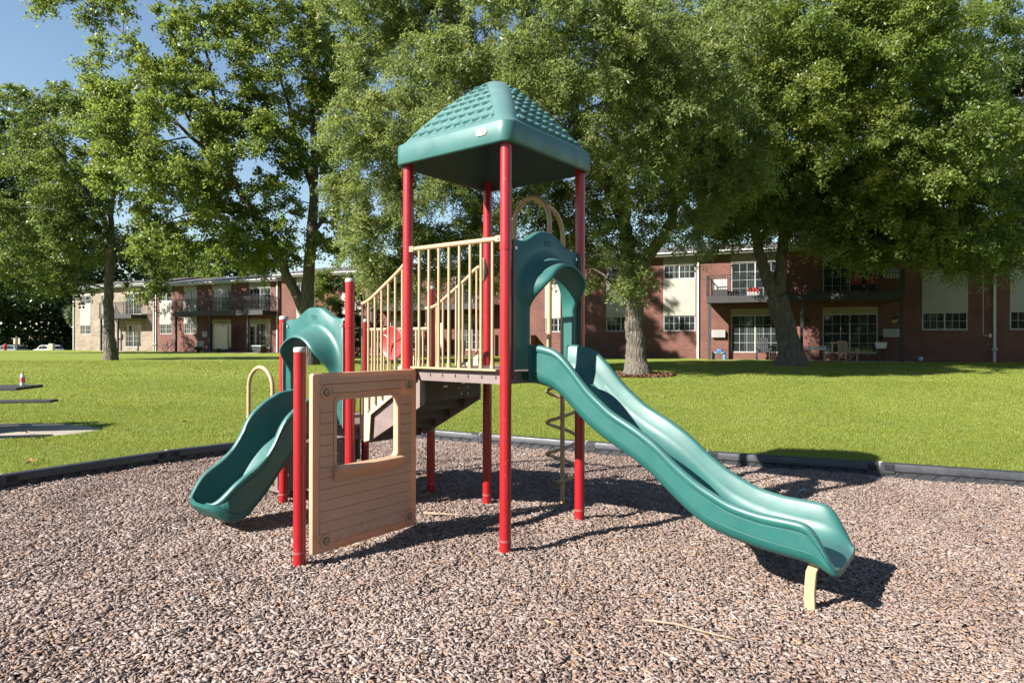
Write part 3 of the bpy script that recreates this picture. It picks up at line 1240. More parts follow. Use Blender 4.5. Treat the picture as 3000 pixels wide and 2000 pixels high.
BIG_TOP = [(0.05, 1.595), (0.15, 1.595), (0.30, 1.56), (0.41, 1.465), (0.58, 1.275), (0.77, 1.125), (0.96, 1.03), (1.12, 0.93), (1.27, 0.80), (1.42, 0.695), (1.62, 0.600), (1.80, 0.565), (1.98, 0.558), (2.08, 0.552), (2.12, 0.53), (2.16, 0.445), (2.21, 0.335), (2.245, 0.275)]
BIG_BOT = [(0.05, 1.290), (0.15, 1.285), (0.30, 1.235), (0.41, 1.130), (0.58, 0.980), (0.74, 0.885), (0.92, 0.795), (1.05, 0.715), (1.19, 0.60), (1.33, 0.485), (1.46, 0.405), (1.60, 0.365), (1.74, 0.335), (1.92, 0.312), (2.08, 0.300), (2.16, 0.282), (2.245, 0.235)]
SM_TOP = [(0.04, 1.145), (0.22, 1.125), (0.38, 1.045), (0.50, 0.95), (0.57, 0.86), (0.62, 0.745), (0.70, 0.63), (0.80, 0.545), (0.92, 0.475), (0.99, 0.425), (1.05, 0.36), (1.10, 0.30), (1.14, 0.27)]
SM_BOT = [(0.04, 0.74), (0.15, 0.735), (0.30, 0.69), (0.44, 0.575), (0.56, 0.44), (0.67, 0.30), (0.80, 0.17), (0.90, 0.09), (1.00, 0.085), (1.07, 0.14), (1.14, 0.21)]


def slides():
    # tall wave slide: leaves across the edge y=0 towards -y
    e = MB()
    e.box(0.24, 0.82, -0.03, 0.03, ZD - 0.06, ZD - 0.005)
    big = e.build('slide', M['green'], PS)
    hood(lambda a, o, z: (L / 2 + a, -o - 0.012, z), ZD, big)
    chute(lambda a, q, z: (L / 2 - 0.005 + a, -q, z), BIG_TOP, BIG_BOT, big)
    # raised flange where chute and hood meet
    for s in (-1, 1):
        f = MB()
        f.prism([(-0.055, ZD - 0.085), (-0.085, ZD - 0.088), (-0.085, ZD + 0.19), (-0.07, ZD + 0.218), (-0.055, ZD + 0.214)], 'x', L / 2 + s * 0.298, L / 2 + s * 0.322)
        f.build('flange', M['green'], big, bevel=0.006)
    for x in (0.33,):
        l = MB()
        pts = [(x, -2.12, 0.33), (x, -2.085, 0.24), (x, -2.075, 0.12), (x, -2.08, -0.08)]
        rows = []
        for (px, py, pz) in pts:
            rows.append([(px - 0.010, py - 0.030, pz), (px + 0.028, py - 0.030, pz), (px + 0.028, py + 0.030, pz), (px - 0.010, py + 0.030, pz)])
        l.grid(rows, closed=True)
        l.build('support_leg', M['beige'], big, bevel=0.004)
    # short slide: leaves across the edge x=0 of the low deck towards -x
    yc = L + S_ + L / 2
    e = MB()
    e.box(-0.03, 0.03, yc - 0.29, yc + 0.29, ZD2 - 0.06, ZD2 - 0.005)
    sm = e.build('slide', M['green'], PS)
    hood(lambda a, o, z: (-o - 0.012, yc - a, z), ZD2, sm)
    chute(lambda a, q, z: (-q, yc - a, z), SM_TOP, SM_BOT, sm, tip=0.24, shrink=0.5)
    for s in (-1, 1):
        f = MB()
        f.prism([(-0.055, ZD2 - 0.07), (-0.085, ZD2 - 0.072), (-0.085, ZD2 + 0.30), (-0.07, ZD2 + 0.33), (-0.055, ZD2 + 0.325)], 'y', yc + s * 0.298, yc + s * 0.322)
        f.build('flange', M['green'], sm, bevel=0.006)
    # side wings that close the gap between hood and posts (dark spacer)
    for s in (-1, 1):
        w = MB()
        w.box(-0.045, 0.045, yc + s * 0.484 - 0.004, yc + s * 0.484 + 0.004, ZD2, ZD2 + 1.0)
        w.build('spacer', M['deck'], sm)
        w = MB()
        w.box(L / 2 + s * 0.484 - 0.004, L / 2 + s * 0.484 + 0.004, -0.045, 0.045, ZD, ZD + 1.0)
        w.build('spacer', M['deck'], big)
    # clamps on posts at hood shoulders
    for (x, y, z) in ((L, 0, ZD + 0.955), (0, L + S_, ZD2 + 0.955), (0, 2 * L + S_, ZD2 + 0.955), (0, 0, ZD + 0.955)):
        c = MB()
        c.lathe((x, y, z - 0.025), [(PR + 0.004, 0), (PR + 0.005, 0.05)], 24)
        c.build('post_clamp', M['red'], PS, smooth=40)


slides()


def climbers():
    # spiral climber with arched grab bars at the far side of the tall deck
    px, py = L + 0.54, L / 2
    m = MB()
    pts = [(px, py, -0.1), (px, py, 2.66)]
    for a in np.linspace(0, 82, 9)[1:]:
        aa = R(a)
        pts.append((px - 0.27 * (1 - math.cos(aa)), py, 2.66 + 0.27 * math.sin(aa)))
    pts.append((L + 0.03, py, 2.965))
    m.tube(pts, 0.0235, 14)
    o = m.build('spiral_climber', M['beige'], PS, smooth=45)
    h = MB()
    rad = 0.155
    pts = []
    z0, z1 = 0.20, 1.33
    turns = (z1 - z0) / 0.315
    for k in range(int(turns * 28) + 1):
        t = k / 28
        a = R(150) + 2 * math.pi * t
        rr = rad if k > 6 else rad * (0.15 + 0.85 * k / 6)
        pts.append((px + rr * math.cos(a), py + rr * math.sin(a), z0 + 0.315 * t))
    h.tube(pts, 0.0165, 10)
    h.build('helix', M['beige'], o, smooth=45)
    g = MB()
    w = 0.205
    pts = [(L, py - w, ZD), (L, py - w, 2.70)] + [(L, py - w * math.cos(a), 2.72 + 0.25 * math.sin(a)) for a in np.linspace(0, math.pi, 15)] + [(L, py + w, 2.70), (L, py + w, ZD)]
    g.tube(pts, 0.0235, 12)
    g.build('entry_arch', M['beige'], PS, smooth=45)
    # transfer steps with a looped handrail beyond the low deck
    y0 = 2 * L + S_
    t = MB()
    t.box(0.06, L - 0.06, y0 + 0.02, y0 + 0.36, 0.50, 0.54)
    t.box(0.06, L - 0.06, y0 + 0.36, y0 + 0.70, 0.22, 0.26)
    for x in (0.06, L - 0.085):
        t.box(x, x + 0.025, y0 + 0.01, y0 + 0.70, 0.02, 0.215)
        t.box(x, x + 0.025, y0 + 0.01, y0 + 0.36, 0.26, 0.495)
    t.box(0.085, L - 0.085, y0 + 0.045, y0 + 0.06, 0.05, 0.49)
    t.mi = 1
    for k in range(6):
        for r in range(3):
            t.box(0.2 + k * 0.12, 0.2 + k * 0.12 + 0.05, y0 + 0.038, y0 + 0.044, 0.14 + r * 0.11, 0.152 + r * 0.11)
    st = t.build('transfer_step', [M['deck'], M['cap']], PS)
    for x in (0.0, L):
        l = MB()
        a0, a1 = y0 + 0.20, y0 + 0.66
        c, w = (a0 + a1) / 2, (a1 - a0) / 2
        pts = [(x, a0, 0.1), (x, a0, 1.10)] + [(x, c - w * math.cos(a), 1.11 + w * math.sin(a)) for a in np.linspace(0.1, math.pi - 0.1, 13)] + [(x, a1, 1.10), (x, a1, -0.1)]
        l.tube(pts, 0.021, 12)
        l.build('grab_loop', M['beige'], st, smooth=45)



climbers()


# ------------------------------------------------------------------ border timbers round the chips
def timber(length):
    mb = MB()
    w = 0.055
    l = length / 2 + 0.055
    prof = [(-w, -0.20), (w - 0.018, -0.20), (w - 0.018, 0.055), (w, 0.066), (w, 0.135), (w - 0.008, 0.150), (w - 0.024, 0.156), (-w + 0.02, 0.156), (-w, 0.145)]
    mb.prism(prof, 'x', -l + 0.09, l - 0.09)
    # overlapping knuckle ends
    mb.lathe((l - 0.055, 0, 0), [(0.055, 0.045), (0.057, 0.06), (0.057, 0.140), (0.050, 0.152), (0.03, 0.155)], 20)
    mb.lathe((-l + 0.055, 0, 0), [(0.055, -0.2), (0.057, 0.040), (0.057, 0.10), (0.05, 0.108), (0.03, 0.110)], 20)
    mb.box(-l + 0.08, -l + 0.20, -w, w, -0.2, 0.150)
    mb.box(l - 0.20, l - 0.06, -w, w, 0.035, 0.152)
    # diagonal web ribs
    nrib = 9
    for k in range(nrib):
        x = -l + 0.24 + (2 * l - 0.5) * k / (nrib - 1)
        y0, y1 = w - 0.019, w - 0.008
        mb.add([(x, y0, 0.050), (x + 0.016, y0, 0.050), (x + 0.216, y0, -0.15), (x + 0.20, y0, -0.15), (x, y1, 0.050), (x + 0.016, y1, 0.050), (x + 0.216, y1, -0.15), (x + 0.20, y1, -0.15)],
               [(0, 1, 2, 3), (7, 6, 5, 4), (0, 4, 5, 1), (1, 5, 6, 2), (2, 6, 7, 3), (3, 7, 4, 0)])
    mb.mi = 1
    for k in range(nrib):
        x = -l + 0.24 + (2 * l - 0.5) * k / (nrib - 1)
        mb.box(x - 0.030, x + 0.022, w - 0.020, w - 0.0145, 0.030, 0.056)
    o = mb.build('border_timber', [M['timber'], M['hole']], None, smooth=40)
    s = MB()
    s.lathe((l - 0.055, 0, 0.154), [(0.022, 0), (0.022, 0.006), (0.015, 0.009)], 16)
    s.build('stake_head', M['cap'], o, smooth=40)
    return o


def borders():
    pts = LEFT + BACK
    labs = {0: 'dark plastic border timber nearest the camera along the left lawn', 1: 'dark plastic border timber running off the left edge below the picnic slab',
            2: 'dark plastic border timber in shade left of the small slide', 3: 'dark plastic border timber just behind the small slide chute', 4: 'dark plastic border timber behind the small slide at the corner of the chip bed',
            5: 'grey plastic border timber seen under the stairs', 6: 'sunlit grey border timber behind the rear tower post with notched web',
            7: 'grey border timber between the spiral climber and the wave slide', 8: 'grey border timber lying in the shadow of the tower roof', 9: 'sunlit grey border timber at the right edge with a notched web',
            10: 'grey border timber just past the right edge timber'}
    for i in range(len(pts) - 1):
        a, b = np.array(pts[i]), np.array(pts[i + 1])
        ln = float(np.hypot(*(b - a)))
        o = timber(ln)
        c = (a + b) / 2
        d = b - a
        # web side (+y local) must face the chips: chips lie to the right of the walk from LEFT to BACK
        o.location = (c[0], c[1], 0.012 + 0.004 * math.sin(i * 2.1))
        o.rotation_euler = (0.0, 0.0, math.atan2(d[1], d[0]) + math.pi)
        tag(o, labs[i], 'border timber', 'plastic timbers round the chip bed')


borders()


# ------------------------------------------------------------------ wood chips
def chips():
    def scatter(n, x0, x1, y0, y1, dens_far):
        X = rng.uniform(x0, x1, n)
        Y = rng.uniform(y0, y1, n)
        return X, Y
    P = []
    # density by distance
    for (ya, yb, dens) in ((0.6, 2.2, 900), (2.2, 4.2, 7600), (4.2, 6.0, 6000), (6.0, 8.2, 4000), (8.2, 11.2, 2800)):
        x0, x1 = -1.0 * yb - 0.6, 1.0 * yb + 0.6
        n = int((x1 - x0) * (yb - ya) * dens)
        X, Y = rng.uniform(x0, x1, n), rng.uniform(ya, yb, n)
        k = inside(X, Y) & (np.abs(X) < 0.9 * Y + 1.0) & (edist(X, Y) > 0.05)
        P.append(np.c_[X[k], Y[k]])
    P = np.vstack(P)
    n = len(P)
    ln = np.clip(rng.lognormal(math.log(0.026), 0.50, n) * (1 - 0.18 * sstep(0, 3, P[:, 0])), 0.010, 0.10) * 0.5
    wd = np.clip(rng.lognormal(math.log(0.0105), 0.45, n), 0.0035, 0.026) * 0.5
    th = rng.uniform(0.002, 0.006, n) * 0.5
    yaw = rng.uniform(0, 2 * np.pi, n)
    pit = rng.normal(0, 0.17, n)
    rol = rng.normal(0, 0.24, n)
    cy, sy, cp, sp, cr, sr = np.cos(yaw), np.sin(yaw), np.cos(pit), np.sin(pit), np.cos(rol), np.sin(rol)
    ax = np.c_[cy * cp, sy * cp, sp]
    ay0 = np.c_[-sy, cy, np.zeros(n)]
    az0 = np.cross(ax, ay0)
    ay = ay0 * cr[:, None] + az0 * sr[:, None]
    az = np.cross(ax, ay)
    z = mz(P[:, 0], P[:, 1]) + rng.uniform(-0.008, 0.016, n) + 0.006 * vnoise(P[:, 0], P[:, 1], 7.0) + 0.5 * np.abs(np.sin(pit)) * ln
    C = np.c_[P, z]
    sg = np.array([(-1, -1, -1), (1, -1, -1), (1, 1, -1), (-1, 1, -1), (-1, -1, 1), (1, -1, 1), (1, 1, 1), (-1, 1, 1)], float)
    taper = rng.uniform(0.45, 1.0, n)
    taper2 = rng.uniform(0.5, 1.0, n)
    V = np.zeros((n, 8, 3))
    for k in range(8):
        a, b, c = sg[k]
        tw = np.where(a > 0, taper, taper2)
        V[:, k] = C + ax * (a * ln)[:, None] + ay * (b * wd * tw)[:, None] + az * (c * th)[:, None]
    fq = np.array([(4, 5, 6, 7), (0, 1, 5, 4), (1, 2, 6, 5), (2, 3, 7, 6), (3, 0, 4, 7)])
    F = (np.arange(n)[:, None, None] * 8 + fq[None]).reshape(-1, 4)
    tint = np.clip(rng.beta(2.4, 2.6, n) * 0.86 + 0.07 * vnoise(P[:, 0], P[:, 1], 1.4) + 0.05 * vnoise(P[:, 0], P[:, 1], 5.0), 0, 0.9)
    tint = np.where(rng.random(n) < 0.07 + 0.05 * (P[:, 0] > 0.3), rng.uniform(0.91, 1, n), tint)
    o = np_mesh('wood_chips', V.reshape(-1, 3), F, M['chip'], tint=np.repeat(tint, 5))
    tag(o, kind='stuff')


chips()


# ------------------------------------------------------------------ picnic slab (needed before the grass)
SLAB_C = at(-60, 1000, 10.2)


def slab_in(X, Y):
    return ((X + 8.75) / 2.05) ** 2 + ((Y - 10.5) / 0.95) ** 2 < 1.0 + 0.08 * np.sin(X * 7) + 0.05 * np.sin(Y * 11 + X * 3)


def picnic_slab():
    mb = MB()
    ring = []
    for k in range(64):
        a = 2 * math.pi * k / 64
        rr = 1 + 0.03 * math.sin(5 * a + 1) + 0.02 * math.sin(11 * a)
        ring.append((-8.75 + 2.05 * rr * math.cos(a), 10.5 + 0.95 * rr * math.sin(a)))
    rows = []
    for s in np.linspace(1.04, 0.05, 8):
        rows.append([(-8.75 + (x + 8.75) * s, 10.5 + (y - 10.5) * s, float(gz(x, y)) + (0.012 if s < 1 else -0.02)) for x, y in ring])
    mb.grid(rows, closed=True)
    tag(mb.build('concrete_slab', M['concrete'], None, smooth=60), kind='structure')


picnic_slab()


# ------------------------------------------------------------------ grass
def grass():
    VV, FF, TT = [], [], []
    base = 0
    for (ya, yb, dens, h0, h1, wd) in ((5.0, 9.5, 5200, 0.024, 0.052, 0.0036), (9.5, 14.0, 2900, 0.024, 0.052, 0.0050), (14, 20, 1200, 0.026, 0.052, 0.008), (20, 30, 400, 0.028, 0.052, 0.014)):
        x0, x1 = -0.86 * yb - 0.5, 0.86 * yb + 0.5
        n = int((x1 - x0) * (yb - ya) * dens)
        X, Y = rng.uniform(x0, x1, n), rng.uniform(ya, yb, n)
        k = ~inside(X, Y) & (np.abs(X) < 0.83 * Y + 0.6) & (edist(X, Y) > 0.06) & ~slab_in(X, Y)
        X, Y = X[k], Y[k]
        n = len(X)
        Z = gz(X, Y) - 0.004
        # tufty height
        tuft = 1.0 + 0.18 * vnoise(X, Y, 3.0)
        h = rng.uniform(h0, h1, n) * tuft
        a = rng.uniform(0, 2 * np.pi, n)
        d = np.c_[np.cos(a), np.sin(a), np.zeros(n)]
        a2 = a + np.pi / 2
        s = np.c_[np.cos(a2), np.sin(a2), np.zeros(n)]
        lean = np.abs(rng.normal(0.45, 0.35, n))
        P = np.c_[X, Y, Z]
        mid = P + d * (h * 0.25 * lean)[:, None] + np.c_[np.zeros(n), np.zeros(n), h * 0.55]
        tip = P + d * (h * 0.9 * lean)[:, None] + np.c_[np.zeros(n), np.zeros(n), h * (1 - 0.25 * np.minimum(lean, 1.5))]
        w = (wd * rng.uniform(0.7, 1.4, n))[:, None]
        V = np.stack([P - s * w * 0.5, P + s * w * 0.5, mid + s * w * 0.4, tip, mid - s * w * 0.4], 1)
        f1 = np.array([(0, 1, 2, 4), (4, 2, 3, 3)])
        F = (np.arange(n)[:, None] * 5 + np.array([0, 1, 2, 4])[None])
        F2 = (np.arange(n)[:, None] * 5 + np.array([4, 2, 3])[None])
        VV.append(V.reshape(-1, 3))
        FF.append((F + base, F2 + base))
        base += n * 5
        stripe = 0.20 * sstep(0.2, 0.8, np.sin((Y + 0.25 * X) * 1.05 + 0.5 * vnoise(X, Y, 0.5))) * (X < -1.5) * sstep(10.5, 12.5, Y)
        t = np.clip(rng.beta(2.5, 2.5, n) * 0.7 + 0.10 + stripe + 0.10 * vnoise(X, Y, 0.8) + 0.06 * vnoise(X, Y, 3.1), 0, 0.9)
        t = np.where(rng.random(n) < 0.05, rng.uniform(0.9, 1.0, n), t)
        TT.append(t)
    V = np.vstack(VV)
    # quads as two triangles so the whole mesh is triangles
    Q = np.vstack([f[0] for f in FF])
    T3 = np.vstack([f[1] for f in FF])
    T = np.concatenate(TT)
    F = np.vstack([Q[:, [0, 1, 2]], Q[:, [0, 2, 3]], T3])
    o = np_mesh('grass', V, F, M['grassblade'], tint=np.concatenate([T, T, T]))
    tag(o, kind='stuff')


grass()


# ------------------------------------------------------------------ trees
def leaf_cloud(P, N, size, aspect, tint):
    """P centres, N approximate normals -> folded diamond quads"""
    n = len(P)
    a = rng.normal(size=(n, 3))
    T = np.cross(N, a)
    T /= np.linalg.norm(T, axis=1)[:, None] + 1e-9
    T[:, 2] -= 0.35
    T /= np.linalg.norm(T, axis=1)[:, None] + 1e-9
    B = np.cross(N, T)
    B /= np.linalg.norm(B, axis=1)[:, None] + 1e-9
    N2 = np.cross(T, B)
    s = (size * rng.uniform(0.65, 1.3, n))[:, None]
    w = s * aspect
    V = np.stack([P - T * s * 0.5, P - B * w * 0.5 + N2 * w * 0.16 - T * s * 0.06, P + T * s * 0.5, P + B * w * 0.5 + N2 * w * 0.16 - T * s * 0.06], 1)
    F = np.arange(n * 4).reshape(-1, 4)
    return V.reshape(-1, 3), F, tint


def tree(name, label, base, stems, blobs, leaf, lsize, aspect, per_clump, clump_r, droop=0.3, cat='tree', group=None, twig=True, bark='bark', light_lo=0.25, shell=0.35):
    """stems: list of (points, radii) for trunk and main limbs; blobs: (centre, radii, clumps)"""
    bx, by, bz = base
    root = empty(name, base, 0, label, cat, group)
    B = Vector(base)
    mb = MB()
    nodes = []
    rad = []
    for pts, rr in stems:
        P = np.array(pts, float)
        k = len(P)
        t = np.linspace(0, k - 1, (k - 1) * 5 + 1)
        Q = np.c_[[np.interp(t, np.arange(k), P[:, i]) for i in range(3)]].T
        # soften corners, add a little waviness
        for _ in range(3):
            Q[1:-1] = 0.25 * Q[:-2] + 0.5 * Q[1:-1] + 0.25 * Q[2:]
        Q[1:-1] += rng.normal(0, 0.02, Q[1:-1].shape)
        rq = np.interp(t, np.arange(k), rr)
        mb.tube([tuple(q - np.array(base)) for q in Q], list(rq), 14)
        for q, r_ in zip(Q, rq):
            nodes.append(q)
            rad.append(r_)
    trunk_base_n = len(nodes)
    C = []
    for c, r, n in blobs:
        c = np.array(c)
        r = np.array(r)
        d = rng.normal(size=(n, 3))
        d /= np.linalg.norm(d, axis=1)[:, None]
        q = rng.uniform(shell, 1.0, n) ** 0.6
        C.append(c + d * r * q[:, None])
    C = np.vstack(C)
    # attach clumps, nearest first
    nodes = np.array(nodes)
    rad = np.array(rad)
    ok = nodes[:, 2] > base[2] + 1.6
    if ok.sum() > 3:
        nodes, rad = nodes[ok], rad[ok]
    d0 = np.linalg.norm(C[:, None] - nodes[None], axis=2).min(1)
    order = np.argsort(d0)
    LP, LN = [], []
    twigs = MB()
    nl = list(nodes)
    rl = list(rad)
    tint_c = []
    for ci in order:
        c = C[ci]
        NA = np.array(nl)
        dv = c - NA
        dist = np.linalg.norm(dv, axis=1)
        cost = dist + 0.6 * np.maximum(0, NA[:, 2] - c[2]) + 0.25 / (np.array(rl) + 0.02) * 0.05
        j = int(np.argmin(cost))
        s = NA[j]
        r0 = min(rl[j] * 0.6, 0.015 + 0.012 * dist[j] + 0.01)
        mid = (s + c) / 2 + np.array([0, 0, 0.10 * dist[j]]) + rng.normal(0, 0.07 * dist[j] + 0.01, 3)
        path = []
        for t in np.linspace(0, 1, 6):
            path.append((1 - t) ** 2 * s + 2 * t * (1 - t) * mid + t * t * c)
        rr = np.linspace(r0, 0.008, 6)
        mb.tube([tuple(p - np.array(base)) for p in path], list(rr), 5, cap=False)
        for p, r_ in zip(path[2:], rr[2:]):
            nl.append(p)
            rl.append(r_)
        # leafy twigs
        rc = clump_r * rng.uniform(0.65, 1.3)
        m = int(per_clump * (rc / clump_r) ** 2)
        nt = 9
        td = rng.normal(size=(nt, 3))
        td[:, 2] = td[:, 2] * 0.7 + 0.15
        td += 0.6 * (c - s) / (dist[j] + 1e-6)
        td /= np.linalg.norm(td, axis=1)[:, None]
        ti = rng.integers(0, nt, m)
        tt = rng.uniform(0.1, 1.0, m) ** 0.8
        p = c + td[ti] * (tt * rc)[:, None] + rng.normal(0, 0.13 * rc, (m, 3)) * np.array([1, 1, 0.75])
        p[:, 2] -= droop * rc * tt ** 2
        LP.append(p)
        nn = rng.normal(0, 0.75, (m, 3))
        nn[:, 2] += 0.8
        nn += 0.45 * (p - c) / rc
        nn /= np.linalg.norm(nn, axis=1)[:, None]
        LN.append(nn)
        tint_c.append(np.clip(rng.normal(0.45, 0.16) + rng.normal(0, 0.17, m), 0, 1))
        if twig:
            for k in range(0, nt, 2):
                e = c + td[k] * rc * 0.9
                e[2] -= droop * rc * 0.8
                twigs.tube([tuple(c - np.array(base)), tuple((c + td[k] * rc * 0.5) - np.array(base)), tuple(e - np.array(base))], [0.014, 0.010, 0.004], 3, cap=False)
    mb.build('trunk', M[bark], root, smooth=60)
    if twig:
        twigs.build('twigs', M[bark], root)
    P = np.vstack(LP)
    N = np.vstack(LN)
    T = np.concatenate(tint_c)
    V, F, T = leaf_cloud(P, N, lsize, aspect, T)
    np_mesh('crown', V - np.array(base), F, M[leaf], root, tint=T)
    return root


def A(px, py, d, dd=0):
    x, y, z = at(px, py, d)
    return (x, y + dd, z)


